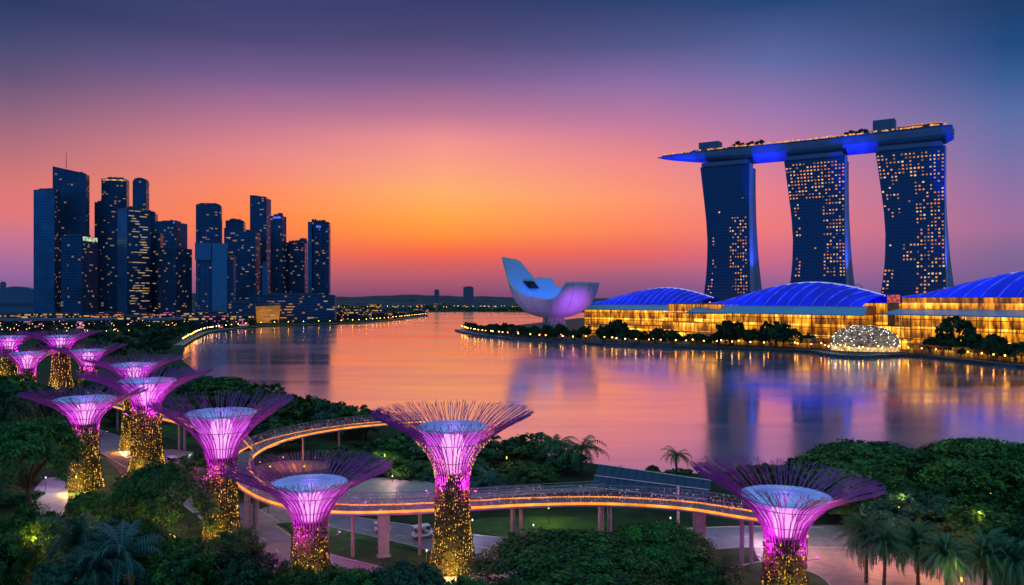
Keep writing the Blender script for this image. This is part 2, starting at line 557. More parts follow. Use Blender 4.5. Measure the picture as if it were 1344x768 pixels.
nzx = t.nodes.new('ShaderNodeTexNoise'); nzx.inputs['Scale'].default_value = 1.0; nzx.inputs['Detail'].default_value = 3; t.links.new(mpx.outputs[0], nzx.inputs['Vector'])
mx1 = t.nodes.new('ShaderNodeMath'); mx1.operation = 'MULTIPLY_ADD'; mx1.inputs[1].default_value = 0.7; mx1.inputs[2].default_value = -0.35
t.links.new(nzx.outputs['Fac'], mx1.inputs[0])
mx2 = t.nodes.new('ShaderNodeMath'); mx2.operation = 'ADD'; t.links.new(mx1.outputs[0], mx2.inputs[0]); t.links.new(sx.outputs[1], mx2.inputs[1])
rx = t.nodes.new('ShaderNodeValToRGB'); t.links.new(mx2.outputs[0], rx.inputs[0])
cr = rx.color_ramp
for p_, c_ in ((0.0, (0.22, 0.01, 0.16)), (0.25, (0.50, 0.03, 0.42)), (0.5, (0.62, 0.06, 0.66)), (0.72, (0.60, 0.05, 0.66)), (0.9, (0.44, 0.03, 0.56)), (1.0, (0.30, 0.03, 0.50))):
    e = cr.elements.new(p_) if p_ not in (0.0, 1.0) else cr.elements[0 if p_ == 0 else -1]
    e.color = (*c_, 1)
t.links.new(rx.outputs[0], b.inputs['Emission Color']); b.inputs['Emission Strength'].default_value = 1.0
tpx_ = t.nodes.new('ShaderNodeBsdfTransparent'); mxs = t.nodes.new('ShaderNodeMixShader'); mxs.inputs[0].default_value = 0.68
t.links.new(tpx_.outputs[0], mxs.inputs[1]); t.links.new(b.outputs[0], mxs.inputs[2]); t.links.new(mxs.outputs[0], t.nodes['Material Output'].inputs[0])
core_m = glow('lamp_column', (1.9, 1.25, 2.0), 1.35, noise=1.1, stretch=(1, 1, .25), lo=.35, p0=.3, p1=.62, col_lo=(1.0, .25, 1.0))
dome_m = glow('lit_dome_fabric', (0.17, 0.28, 0.80), 0.68, noise=1.3, lo=0.45, base=(0.35, 0.4, 0.55))
rib_m = M('dome_rib', (0.25, 0.3, 0.5), 0.5, metal=0.3, emit=(0.08, 0.12, 0.4), es=0.6)

PROF = [(0, 0.2), (0.2, 0.225), (0.4, 0.30), (0.65, 0.48), (0.86, 0.76), (1.0, 1.0)]


def supertree(px, d, rim_y, rpx, depth_k, core_f, core_r, label, stems=34, lod=1.0, tr=0.2, seed=0, tilt=0.0, gold_up=False, tip_lift=0.0, light=1.0):
    r = random.Random(seed + 11)
    base = P(px, d)
    h = ZP(rim_y, d)
    R = rpx * d / F
    cd = R * depth_k                      # height of the funnel from trunk top to rim
    z0 = h - cd
    r0 = R * tr
    sc = max(1.0, d / 150.0)
    T = thing('supertree', label, 'supertree', base, 0, 'supertrees with lit funnels and branching canopies')

    def rad(zf):
        base_r = interp(PROF, zf)
        return r0 + (R - r0) * max(0.0, (base_r - 0.2) / 0.8)

    # trunk, flared at the foot, widening a little under the funnel
    tm = MB()
    prof = [(r0 * 1.42, -0.3), (r0 * 1.28, z0 * 0.08), (r0 * 1.12, z0 * 0.25), (r0 * 1.0, z0 * 0.55), (r0 * 0.95, z0 * 0.9), (r0 * 0.95, z0 + cd * 0.12)]
    zs = np.linspace(0, 1, 22)
    full = []
    zz = [p[1] for p in prof]; rr = [p[0] for p in prof]
    for q in zs:
        z = -0.3 + q * (z0 + cd * 0.12 + 0.3)
        full.append((float(np.interp(z, zz, rr)) * (1 + 0.05 * math.sin(z * 1.7 + seed)), z))
    tm.lathe(full, 28)
    tm.build('trunk', trunk_m, T, True)
    trunk_r = lambda z: float(np.interp(z, zz, rr))
    # planting: small leaf clumps over the trunk
    vm = MB()
    for _ in range(int(900 * min(1, 170 / d))):
        z = r.uniform(0.2, z0 + cd * 0.1); a = r.uniform(0, 2 * PI)
        rr_ = trunk_r(z) * 1.03
        c = Vector((rr_ * math.cos(a), rr_ * math.sin(a), z))
        s_ = r.uniform(0.2, 0.75) * sc ** 0.5
        n = Vector((math.cos(a + r.uniform(-.8, .8)), math.sin(a + r.uniform(-.8, .8)), r.uniform(-.2, .9))).normalized()
        u = Vector((-math.sin(a), math.cos(a), r.uniform(-.6, .6))).normalized()
        w = n.cross(u)
        vm.add([c - u * s_, c + n * s_ * .6 - w * s_ * .5, c + u * s_, c + n * s_ * .6 + w * s_ * .5], [(0, 1, 2, 3)])
    vm.build('planting', vine_m, T)['kind'] = 'stuff'
    # strings of gold bulbs up the trunk
    gm = MB()
    ns = int(54 * min(1, 1.25 / sc ** 0.8)) if d < 250 else 20
    for i in range(ns):
        a = 2 * PI * i / ns + r.uniform(-.03, .03)
        z = r.uniform(0, .5)
        zmax = z0 + cd * (0.62 if gold_up else 0.06)
        while z < zmax:
            if z < z0 + cd * 0.05:
                q = trunk_r(z) * 1.07
            else:
                q = rad((z - z0) / cd) + 0.15
            aa = a + 0.06 * math.sin(z * 0.9 + i)
            if r.random() < 0.72 + 0.27 * (math.sin(z * 1.1 + 2 * math.sin(aa * 3 + seed)) > -.25):
                gm.octa((q * math.cos(aa), q * math.sin(aa), z), r.uniform(0.04, 0.10) * sc, 0, r.choice([1, 1, 2.2, 3]))
            z += r.uniform(0.3, 0.85) * sc ** 0.7
    gm.build('light_garland', gold_m, T)['kind'] = 'stuff'
    # funnel: the lit membrane inside the branches, a domed fabric cap on top
    zc = z0 + cd * core_f
    Rc = R * core_r
    seg, lv = 48, 14
    vs, uv = [], []
    for j in range(lv + 1):
        v = j / lv
        q = r0 * 0.72 + (Rc - r0 * 0.72) * (v ** 1.35)
        for i in range(seg + 1):
            a = 2 * PI * i / seg
            vs.append((q * math.cos(a), q * math.sin(a), z0 + (zc - z0) * v)); uv.append((i / seg, v))
    fs = [(j * (seg + 1) + i, j * (seg + 1) + i + 1, (j + 1) * (seg + 1) + i + 1, (j + 1) * (seg + 1) + i) for j in range(lv) for i in range(seg)]
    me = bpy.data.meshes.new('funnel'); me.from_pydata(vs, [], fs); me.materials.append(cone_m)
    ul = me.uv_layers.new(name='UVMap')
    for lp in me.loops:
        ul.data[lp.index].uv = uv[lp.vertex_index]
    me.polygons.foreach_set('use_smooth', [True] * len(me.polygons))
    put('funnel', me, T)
    cm_ = MB(); cm_.lathe([(r0 * .3, z0 + .1), (r0 * .5, z0 + (zc - z0) * .2), (Rc * .26, z0 + (zc - z0) * .5), (Rc * .33, z0 + (zc - z0) * .68), (Rc * .28, z0 + (zc - z0) * .82), (Rc * .12, z0 + (zc - z0) * .93), (.1, z0 + (zc - z0) * .97)], 24)
    cm_.build('lamp_column', core_m, T, True)
    dm = MB(); hd = Rc * 0.075
    dm.lathe([(Rc * 1.02, zc - 0.25), (Rc * 1.03, zc + 0.02), (Rc * .93, zc + hd * .45), (Rc * .7, zc + hd * .8), (Rc * .4, zc + hd), (0.05, zc + hd * 1.05)], 40, cap=False)
    cap = dm.build('cap', dome_m, T, True)
    rm = MB()
    for i in range(30):
        a = 2 * PI * i / 30
        rm.tube([(Rc * q * 1.01 * math.cos(a), Rc * q * 1.01 * math.sin(a), zc + hd * k_ + .07) for q, k_ in ((1.02, .05), (.93, .47), (.7, .83), (.4, 1.03), (.1, 1.08))], 0.06 * sc, 4)
    rm.tube([(Rc * 1.04 * math.cos(2 * PI * i / 40), Rc * 1.04 * math.sin(2 * PI * i / 40), zc) for i in range(41)], 0.11 * sc, 5)
    rm.build('rib', rib_m, cap)
    # canopy: stems that leave the trunk, hug the funnel and fork twice on their way to the rim
    bm = MB()

    def pt(a, zf, k_=1.0, dz=0.0):
        q = rad(zf) * k_
        x, y = q * math.cos(a), q * math.sin(a)
        lift = tip_lift * max(0, zf - 0.6) ** 2 * cd * (1 + 0.0 * x)
        return Vector((x, y, z0 + cd * zf + dz + lift + tilt * x * max(0, zf - .3)))
    w0 = 0.112 * sc ** 0.8
    for i in range(stems):
        a = 2 * PI * (i + r.uniform(-.1, .1)) / stems
        f1 = r.uniform(0.38, 0.50)
        steps = 7
        tw = r.uniform(-.05, .05)
        bm.tube([pt(a + tw * j / steps, 0.0 - 0.12 * (1 - j / steps) + f1 * j / steps) if j else pt(a, -0.0, .98, -1.2) for j in range(steps + 1)], [w0 * (1.25 - .4 * j / steps) for j in range(steps + 1)], 4, cap=False)
        a1 = a + tw

        def fork(a_, f_, level, rad_):
            # each limb forks again and again until it reaches the rim
            f_to = ((0.60, 0.78, 1.0) if stems < 20 else (0.68, 1.0, 1.0))[level] + r.uniform(-.035, .035)
            half = PI / stems / 2 ** (level + 1)
            for sg in (-1, 1):
                da = sg * half * r.uniform(.9, 1.1)
                p_ = []
                for j in range(7):
                    u = j / 6
                    wob = r.uniform(-.34, .34) * half if 0 < j < 6 else 0
                    p_.append(pt(a_ + da * math.sin(u * PI / 2) + wob, f_ + (f_to - f_) * u, 1.0, r.uniform(-.07, .07) if j else 0))
                bm.tube(p_, [rad_ * (1 - .34 * j / 6) for j in range(7)], 3, cap=False)
                if level < (2 if stems < 20 else 1):
                    fork(a_ + da, f_to, level + 1, rad_ * .74)
                elif lod > .8:
                    for _ in range(3):
                        k0 = r.randrange(1, 6)
                        e = pt(a_ + da + r.choice((-1, 1)) * half * r.uniform(.5, 1.1), min(1.04, f_ + (f_to - f_) * k0 / 6 + r.uniform(.06, .14)))
                        bm.tube([p_[k0], (p_[k0] + e) / 2 + Vector((0, 0, r.uniform(-.1, .2))), e], [rad_ * .6, rad_ * .5, rad_ * .3], 3, cap=False)
        fork(a1, f1, 0, w0 * .85)
    bm.build('canopy', branch_m, T)
    # hoops that hold the stems
    for zf in (0.3, 0.58):
        hm = MB()
        hm.tube([pt(2 * PI * i / 40, zf, .985) for i in range(41)], w0 * .55, 4, cap=False)
        hm.build('hoop', branch_m, T)
    # magenta floodlights: three around the top of the trunk, one above the cap
    pw = light * 1050 * (R / 13.0) ** 2
    for i in range(3):
        a = 2 * PI * i / 3 - PI / 2 + seed
        q = r0 + 2.0
        up = MB(); up.lathe([(0.04, -.2), (.16, -.16), (.2, .08), (.08, .1)], 8)
        u_ = up.build('uplight', dark_m, T); u_.location = (q * math.cos(a), q * math.sin(a), z0 - 1.2)
        am = MB(); am.tube([(0, 0, -.15), (-q * .3 * math.cos(a), -q * .3 * math.sin(a), -.6)], .06, 4); am.build('bracket', dark_m, u_)
        lamp_light('POINT', (q * math.cos(a), q * math.sin(a), z0 - 0.7), pw, (1.0, 0.05, 0.80), T, 0.2)
    lamp_light('POINT', (0, 0, zc + hd + R * 0.12), pw * 0.12, (0.62, 0.08, 1.0), T, 0.8)
    lamp_light('POINT', (0, -r0 * 1.4 - 2.5, 1.6), 2600 * (r0 / 3), (1.0, 0.55, 0.12), T, 0.4)
    return T


supertree(594, 133, 541, 107, 0.84, 0.79, 0.42, 'supertree with widest salmon-backed open canopy, gold lights up to its flare, rising through the skyway', 42, seed=1, gold_up=True)
supertree(291, 147, 531, 91, 0.86, 0.86, 0.47, 'supertree with pale blue cap standing just left of the skyway loop', 38, seed=2, tip_lift=.4)
supertree(1030, 118, 624, 121, 0.74, 0.70, 0.46, 'lone supertree at the right end of the skyway beside the palms', 40, seed=3, tilt=-.10)
supertree(407, 126, 613, 107, 0.74, 0.74, 0.43, 'short supertree in front of the skyway loop with purple canopy over the lawn island', 38, seed=4)
supertree(193, 207, 491, 81, 0.56, 0.80, 0.42, 'tall supertree standing in front of another one, its gold trunk beside the red earth bed', 36, seed=5, tip_lift=.3)
supertree(112, 189, 516, 76, 0.60, 0.82, 0.48, 'supertree on the green slope left of the road, cap dark blue', 36, seed=6, tip_lift=.3)
supertree(176, 238, 471, 63, 0.52, 0.75, 0.44, 'supertree half hidden behind the tall gold-trunked one, flared foot on the lawn', 30, .7, seed=7, tip_lift=.3)
supertree(80, 400, 436, 51, 0.46, 0.75, 0.36, 'supertree with thick gold trunk in the middle of the distant cluster', 26, .5, seed=8, tip_lift=.4, light=.8)
supertree(116, 385, 455, 48, 0.58, 0.8, 0.42, 'supertree on the right side of the distant cluster, nearest the bay', 26, .5, seed=9, tip_lift=.4, light=.8)
supertree(36, 385, 458, 45, 0.64, 0.8, 0.44, 'small low supertree in the front of the distant cluster', 26, .5, seed=10, tip_lift=.3, light=.8)
supertree(12, 440, 438, 42, 0.55, 0.8, 0.44, 'supertree at the far left edge behind the others in the distant cluster', 24, .5, seed=12, tip_lift=.3, light=.8)

# ================================================================== SKYWAY
deck_m = M('skyway_deck', (0.20, 0.15, 0.17), 0.45, noise=(1.0, 0.3))
beam_m = M('skyway_beam', (0.45, 0.25, 0.42), 0.4, metal=0.4, noise=(.7, .2))
rail_m = M('rail_steel', (0.27, 0.22, 0.34), 0.4, metal=0.4, noise=(2, .3))
strip_m = glow('amber_strip', (1.0, 0.30, 0.015), 2.1, noise=0.35, lo=0.45)
strip2_m = glow('deck_edge_light', (1.0, 0.26, 0.05), 1.6, noise=0.5, lo=0.2)
bulb_m = glow('rail_bulb', (0.95, 0.60, 0.75), 1.3, noise=1.0, lo=.15, sample=False)
DZ = 8.4


def skyway(name, pxs, width, label, step=1.0, piers=(), rail_h=2.2):
    pth = [Vector((v.x, v.y, DZ)) for v in smooth_path([Vector((*G(x, y, DZ), DZ)) for x, y in pxs], step)]
    o = pth[len(pth) // 2]
    T = thing(name, label, 'footbridge', (o.x, o.y, 0), 0)
    pth = [v - Vector((o.x, o.y, 0)) for v in pth]
    w = width / 2

    def rings(shape):
        L_ = []
        for i in range(len(pth)):
            t_ = pth[min(i + 1, len(pth) - 1)] - pth[max(i - 1, 0)]; t_.z = 0; t_.normalize()
            q = Vector((-t_.y, t_.x, 0))
            L_.append([pth[i] + q * a + Vector((0, 0, z)) for a, z in shape])
        return L_
    m_ = MB(); m_.loft(rings([(-w, 0), (w, 0), (w, -.18), (w * .45, -.62), (-w * .45, -.62), (-w, -.18)])); m_.build('deck', deck_m, T)
    for s_ in (-1, 1):
        e = MB(); cx_ = s_ * (w + .16)
        e.loft(rings([(cx_ + .17 * math.cos(k_ * PI / 4), -.42 + .2 * math.sin(k_ * PI / 4)) for k_ in range(8)])); e.build('edge_beam', beam_m, T)
        e = MB(); e.loft(rings([(s_ * (w + .02), -.2), (s_ * (w + .26), -.2), (s_ * (w + .26), .16), (s_ * (w + .02), .16)]))
        e.build('light_strip', strip_m, T)
        e = MB(); e.loft(rings([(s_ * (w - .12), .02), (s_ * (w - .22), .02), (s_ * (w - .22), .12), (s_ * (w - .12), .12)]))
        e.build('deck_light', strip2_m, T)
        rl = MB()
        xs = s_ * (w + .14)
        for hh, rr_ in ((rail_h, .06), (rail_h * .72, .03), (rail_h * .45, .03), (.25, .03)):
            p_ = [x[0] for x in rings([(xs, hh)])]
            rl.tube(p_, rr_, 4)
        p_ = [x[0] for x in rings([(xs, 0.1)])]
        p2 = [x[0] for x in rings([(xs + s_ * .12, rail_h)])]
        rr2 = random.Random(5)
        for i in range(len(p_) - 1):
            for u in (0, .5):
                a_ = p_[i].lerp(p_[i + 1], u); b_ = p2[i].lerp(p2[i + 1], u)
                rl.tube([a_, b_], .028 if (i % 3 or u) else .06, 3, cap=False)
            # woven mesh infill
            rl.tube([p_[i], p2[i + 1]], .02, 3, cap=False); rl.tube([p_[i + 1], p2[i]], .02, 3, cap=False)
        ro = rl.build('railing', rail_m, T)
        bb = MB()
        for i in range(len(p_) - 1):
            for _ in range(6):
                u = rr2.random(); v = rr2.random()
                a_ = p_[i].lerp(p_[i + 1], u); b_ = p2[i].lerp(p2[i + 1], u)
                if rr2.random() < .62:
                    bb.octa(a_.lerp(b_, .08 + .85 * v) + Vector((0, 0, .02)), rr2.uniform(.045, .10))
        bb.build('light_garland', bulb_m, ro)['kind'] = 'stuff'
    for (px, py_base, kind) in piers:
        # the pier stands under the nearest point of the deck
        x, y = G(px, py_base)
        loc = Vector((x - o.x, y - o.y, 0))
        j = min(range(len(pth)), key=lambda i: (pth[i].xy - loc.xy).length)
        loc = Vector((pth[j].x, pth[j].y, 0)) if (pth[j].xy - loc.xy).length < 14 else loc
        pm = MB()
        if kind == 'triple':
            for a in (0, 2.1, 4.2):
                pm.tube([(1.1 * math.cos(a), 1.1 * math.sin(a), 0), (1.0 * math.cos(a), 1.0 * math.sin(a), DZ - .6)], .42, 10)
        elif kind == 'slim':
            pm.tube([(0, 0, 0), (0, 0, DZ - .5)], .3, 8)
        elif kind == 'wide':
            pm.box((0, 0, (DZ - .6) / 2), (1.7, 1.0, DZ - .6), 0, .3, 1.2)
            pm.box((0, 0, .15), (2.3, 1.5, .3), 0, .3)
        else:
            for dx in (-.8, .8):
                pm.tube([(dx, 0, 0), (dx, 0, DZ - .55)], .36, 10)
        pm.build('pier', concrete_m if kind in ('wide', 'pair') else M('pier_steel', (0.45, 0.3, 0.3), .5, .2, noise=(1, .3)), T).location = loc
    return T, pth, o


sk, sk_path, sk_o = skyway('skyway', [(1046, 683), (1020, 680), (980, 675), (900, 663), (800, 657), (700, 658), (600, 663), (520, 667), (440, 667), (378, 658), (336, 640), (315, 618), (322, 597),
                                      (358, 579), (408, 567), (462, 559), (520, 554), (556, 552)], 4.2,
                           'long curving skyway with amber lit edge, looping behind the short supertree', 1.0,
                           [(348, 690, 'pair'), (368, 685, 'pair'), (392, 684, 'pair'), (480, 712, 'slim'), (510, 716, 'wide'), (548, 716, 'slim'), (673, 716, 'triple'), (788, 690, 'triple'),
                            (890, 692, 'slim'), (942, 712, 'wide'), (976, 742, 'pair'), (445, 600, 'slim'), (400, 610, 'slim'), (1030, 735, 'pair'), (553, 592, 'pair')])
skyway('footbridge', [(118, 520), (150, 531), (200, 544), (250, 556), (300, 572), (322, 592)], 3.4,
       'short lower footbridge running behind the tall supertrees into the skyway loop', 1.4, [(240, 590, 'pair'), (170, 565, 'pair'), (215, 580, 'wide'), (287, 600, 'wide'), (122, 551, 'pair')])
# ================================================================== TREES


def leaf_mat(name, col, col2, trans=0.25):
    m = bpy.data.materials.new(name); m.use_nodes = True
    t = m.node_tree; b = t.nodes['Principled BSDF']; o = t.nodes['Material Output']
    at = t.nodes.new('ShaderNodeAttribute'); at.attribute_name = 'tint'
    oi = t.nodes.new('ShaderNodeObjectInfo')
    r = t.nodes.new('ShaderNodeValToRGB')
    r.color_ramp.elements[0].color = (*col, 1); r.color_ramp.elements[1].color = (*col2, 1)
    t.links.new(at.outputs['Fac'], r.inputs[0])
    hs = t.nodes.new('ShaderNodeHueSaturation')
    mh = t.nodes.new('ShaderNodeMapRange'); mh.inputs['To Min'].default_value = 0.47; mh.inputs['To Max'].default_value = 0.53
    t.links.new(oi.outputs['Random'], mh.inputs[0]); t.links.new(mh.outputs[0], hs.inputs['Hue'])
    mv = t.nodes.new('ShaderNodeMapRange'); mv.inputs['To Min'].default_value = 0.75; mv.inputs['To Max'].default_value = 1.25
    t.links.new(oi.outputs['Random'], mv.inputs[0]); t.links.new(mv.outputs[0], hs.inputs['Value'])
    t.links.new(r.outputs[0], hs.inputs['Color'])
    t.links.new(hs.outputs[0], b.inputs['Base Color'])
    b.inputs['Roughness'].default_value = 0.5; b.inputs['Specular IOR Level'].default_value = 0.35
    tr = t.nodes.new('ShaderNodeBsdfTranslucent'); t.links.new(hs.outputs[0], tr.inputs[0])
    mx = t.nodes.new('ShaderNodeMixShader'); mx.inputs[0].default_value = trans
    t.links.new(b.outputs[0], mx.inputs[1]); t.links.new(tr.outputs[0], mx.inputs[2]); t.links.new(mx.outputs[0], o.inputs[0])
    return m


leaf_a = leaf_mat('leaf_deep_green', (0.012, 0.065, 0.022), (0.125, 0.33, 0.055))
leaf_b = leaf_mat('leaf_fresh_green', (0.018, 0.075, 0.016), (0.15, 0.35, 0.045))
leaf_c = leaf_mat('leaf_blue_green', (0.012, 0.06, 0.035), (0.07, 0.21, 0.09))
palm_m = leaf_mat('palm_frond', (0.028, 0.12, 0.060), (0.09, 0.25, 0.10))
far_leaf = leaf_mat('leaf_far', (0.014, 0.055, 0.022), (0.04, 0.11, 0.035))
palm_bark = M('palm_bark', (0.10, 0.08, 0.06), 0.9, noise=(4, .4), bump=(6, .5, .05), stretch=(1, 1, 3))


def leaves_mesh(name, pos, nrm, size, tint, mat):
    """one quad per leaf, about NRM with a random twist"""
    n = len(pos)
    a = rng.normal(size=(n, 3)); a -= (a * nrm).sum(1)[:, None] * nrm
    a /= np.linalg.norm(a, axis=1)[:, None] + 1e-9
    b_ = np.cross(nrm, a)
    s = size[:, None]
    v = np.empty((n, 4, 3))
    bend = nrm * s * 0.25
    v[:, 0] = pos - a * s
    v[:, 1] = pos - b_ * s * 0.55 + bend
    v[:, 2] = pos + a * s
    v[:, 3] = pos + b_ * s * 0.55 + bend
    me = bpy.data.meshes.new(name)
    me.vertices.add(4 * n); me.vertices.foreach_set('co', v.reshape(-1))
    me.loops.add(4 * n); me.loops.foreach_set('vertex_index', np.arange(4 * n, dtype=np.int32))
    me.polygons.add(n); me.polygons.foreach_set('loop_start', np.arange(0, 4 * n, 4, dtype=np.int32))
    me.update(calc_edges=True)
    at = me.attributes.new('tint', 'FLOAT', 'FACE'); at.data.foreach_set('value', tint.astype(np.float32))
    me.materials.append(mat)
    return me


def crown_mesh(kind, nclump, nleaf, leaf, mat):
    """a crown about 2 wide (x, y in -1..1) and 0..1 high: clumps spread on an uneven shell and inside it"""
    P_, N_, T_, S_ = [], [], [], []
    lobes = []
    for _ in range(9):
        a = rng.uniform(0, 2 * PI)
        lobes.append((a, rng.uniform(-.2, 1.0), rng.uniform(.08, .26), rng.uniform(.3, .7)))
    UL = [(r_ * math.cos(a_), r_ * math.sin(a_)) for r_, a_ in [(math.sqrt(rng.uniform(0, .9)), rng.uniform(0, 6.28)) for _ in range(15)]]
    for k in range(nclump):
        a = rng.uniform(0, 2 * PI)
        if kind == 'umbrella':
            q = math.sqrt(rng.uniform(0, 1))
            top = 0.30 + 0.70 * math.sqrt(max(0, 1 - q * q * .97))
            px_, py_ = q * math.cos(a), q * math.sin(a)
            lump = max(math.sqrt(max(0.0, 1 - ((px_ - lx) ** 2 + (py_ - ly) ** 2) / .15)) for lx, ly in UL)
            top += .24 * lump - .17
            z = top - abs(rng.normal(0, .05)) if rng.random() < .82 else top - rng.uniform(.05, .4) * (1 - .4 * q)
            q *= 1 + .12 * math.sin(3 * a + 1) + .07 * math.sin(7 * a)
            up = Vector((math.cos(a) * q * .8, math.sin(a) * q * .8, 1.0))
        else:
            cz = rng.uniform(-.75, 1.0)
            q = math.sqrt(max(0, 1 - cz * cz))
            shell = rng.uniform(.62, 1.0) if rng.random() < .85 else rng.uniform(.2, .7)
            for la, lz, am, wd in lobes:
                dd = (math.cos(a - la) * q * math.sqrt(max(0, 1 - lz * lz)) + cz * lz)
                shell += am * max(0, (dd - (1 - wd)) / wd) - am * .25
            z = .45 + cz * .52 * shell
            q = q * shell
            up = Vector((math.cos(a) * q, math.sin(a) * q, cz * .9 + .35))
        up.normalize()
        c = np.array([q * math.cos(a), q * math.sin(a), z])
        cl = rng.uniform(.55, 1.35)
        m_ = int(nleaf * rng.uniform(.6, 1.4))
        rad = .13 * cl * (1.3 if kind == 'umbrella' else 1.0)
        p = rng.normal(size=(m_, 3)); p /= np.linalg.norm(p, axis=1)[:, None]
        p *= (rng.random(m_) ** .45)[:, None] * rad * np.array([1, 1, .42 if kind == 'umbrella' else .6])
        n = np.array(up)[None] * 1.0 + rng.normal(size=(m_, 3)) * .55 + p / rad * .5
        n /= np.linalg.norm(n, axis=1)[:, None]
        P_.append(p + c); N_.append(n)
        tc_ = rng.beta(.8, 1.3)
        T_.append(np.clip(tc_ + rng.normal(0, .14, m_), 0, 1))
        S_.append(leaf * rng.uniform(.65, 1.55) * rng.uniform(.6, 1.3, m_))
    return leaves_mesh('crown', np.concatenate(P_), np.concatenate(N_), np.concatenate(S_), np.concatenate(T_), mat)


def trunk_mesh(kind, far=False):
    """trunk and limbs for a crown 2 wide whose centre is at z 0.5; height in units of the tree's own height, z 0..1 => 0..1"""
    r = random.Random(len(kind) * 7)
    mb = MB()
    mb.tube([(0, 0, -.02), (.01, 0, .15), (.02, .02, .38)], [.07, .055, .045], 7)
    n = 7 if kind == 'umbrella' else 5
    for i in range(n):
        a = 2 * PI * i / n + r.uniform(-.3, .3)
        e = r.uniform(.45, .7)
        z1 = r.uniform(.68, .85)
        mb.tube([(.015, .01, .25 + .02 * i), (e * .4 * math.cos(a), e * .4 * math.sin(a), .5), (e * math.cos(a), e * math.sin(a), z1)], [.035, .026, .012], 5)
        mb.tube([(e * .4 * math.cos(a), e * .4 * math.sin(a), .5), (e * .6 * math.cos(a + .5), e * .6 * math.sin(a + .5), z1 + .05)], [.02, .008], 4)
    return mb.mesh('trunk', bark_m, True)


CROWN = {
    'umbrella': [crown_mesh('umbrella', 620, 46, .026, leaf_a), crown_mesh('umbrella', 560, 46, .027, leaf_b)],
    'round': [crown_mesh('round', 430, 44, .032, leaf_a), crown_mesh('round', 400, 44, .033, leaf_c), crown_mesh('round', 420, 44, .031, leaf_b)],
    'mid': [crown_mesh('round', 210, 26, .055, leaf_a), crown_mesh('round', 190, 26, .06, leaf_c), crown_mesh('umbrella', 220, 26, .05, leaf_a)],
}
TRUNK = {'umbrella': trunk_mesh('umbrella'), 'round': trunk_mesh('round'), 'mid': trunk_mesh('mid')}


def tree(px, d, top_y, half_px, kind, label, variant=0, low=0.28, name='tree', group='park trees', cat='tree', hz=None):
    """crown from LOW of the height up to the top, HALF_PX wide either side"""
    h = hz or max(2.5, ZP(top_y, d))
    w = half_px * d / F
    T = thing(name, label, cat, P(px, d), random.uniform(0, 6.28), group)
    k = put('trunk', TRUNK[kind], T, scale=(w * .9, w * .9, h))
    c = put('crown', CROWN[kind][variant % len(CROWN[kind])], T, (0, 0, h * low), random.uniform(0, 6.28), (w, w, h * (1 - low)))
    return T


tree(38, 163, 556, 58, 'umbrella', 'dark spreading rain tree at the left edge with bare trunk above the pale paving', 0, .32)
tree(2, 190, 520, 46, 'round', 'tall dark tree at the left edge behind the spreading rain tree', 1, .2)
tree(215, 141, 617, 64, 'umbrella', 'dome-shaped tree in front of the two gold trunks, beside the road', 0, .22)
tree(180, 124, 672, 56, 'round', 'rounded tree below the dome-shaped tree with yellow light in its leaves', 2, .1)
tree(52, 128, 662, 56, 'round', 'broad green tree below the pale paving near the left edge', 2, .15)
tree(8, 118, 690, 50, 'round', 'leafy tree in the bottom left corner', 0, .1)
tree(105, 112, 728, 62, 'round', 'low tree in front of the blue-green palms at the bottom', 1, .05)
tree(308, 127, 688, 38, 'round', 'small round tree at the foot of the supertree left of the skyway loop', 0, .12)
tree(232, 117, 706, 60, 'round', 'dark bushy tree at the bottom beneath the dome-shaped tree', 0, .08)
tree(318, 114, 722, 56, 'round', 'bushy tree at the bottom beside the path, left of the short supertree', 1, .08)
tree(398, 110, 742, 46, 'round', 'low tree just below the trunk of the short supertree', 0, .08)
tree(462, 111, 738, 52, 'round', 'low bushy tree at the bottom right of the short supertree', 0, .08)
tree(545, 112, 735, 62, 'round', 'bushy tree at the bottom in front of the widest supertree trunk', 1, .08)
tree(622, 110, 752, 36, 'round', 'small bush-like tree at the bottom right of the widest supertree trunk', 0, .06, 'shrub', 'park shrubs', 'shrub')
tree(755, 117, 712, 120, 'umbrella', 'very wide dome-crowned tree at the bottom centre', 0, .10)
tree(862, 124, 694, 68, 'umbrella', 'dome-crowned tree overlapping the very wide one on its right', 1, .12)
tree(922, 116, 732, 54, 'round', 'bushy tree on the lawn left of the lone supertree', 0, .06)
tree(1150, 172, 588, 98, 'umbrella', 'large rain tree behind the lone supertree, right of centre shore', 0, .22)
tree(1222, 182, 598, 74, 'umbrella', 'dark rain tree between the two large ones on the right shore', 0, .2)
tree(1290, 163, 584, 96, 'umbrella', 'largest rain tree at the right edge of the picture with bright dome', 1, .2)
tree(1352, 176, 592, 60, 'umbrella', 'rain tree cut by the right edge', 0, .2)
tree(1200, 150, 640, 70, 'round', 'dark undergrowth tree below the rain trees on the right', 1, .05)
tree(1285, 143, 655, 80, 'round', 'dark undergrowth tree beside the palms at the right edge', 0, .05)
tree(1110, 160, 640, 40, 'round', 'tree lit yellow from below behind the lone supertree', 2, .1)
tree(1000, 192, 607, 36, 'mid', 'small dark tree on the shore seen through the lone supertree canopy', 0, .1)
tree(1062, 195, 603, 34, 'mid', 'dark tree on the shore behind the right wing of the lone supertree', 1, .1)
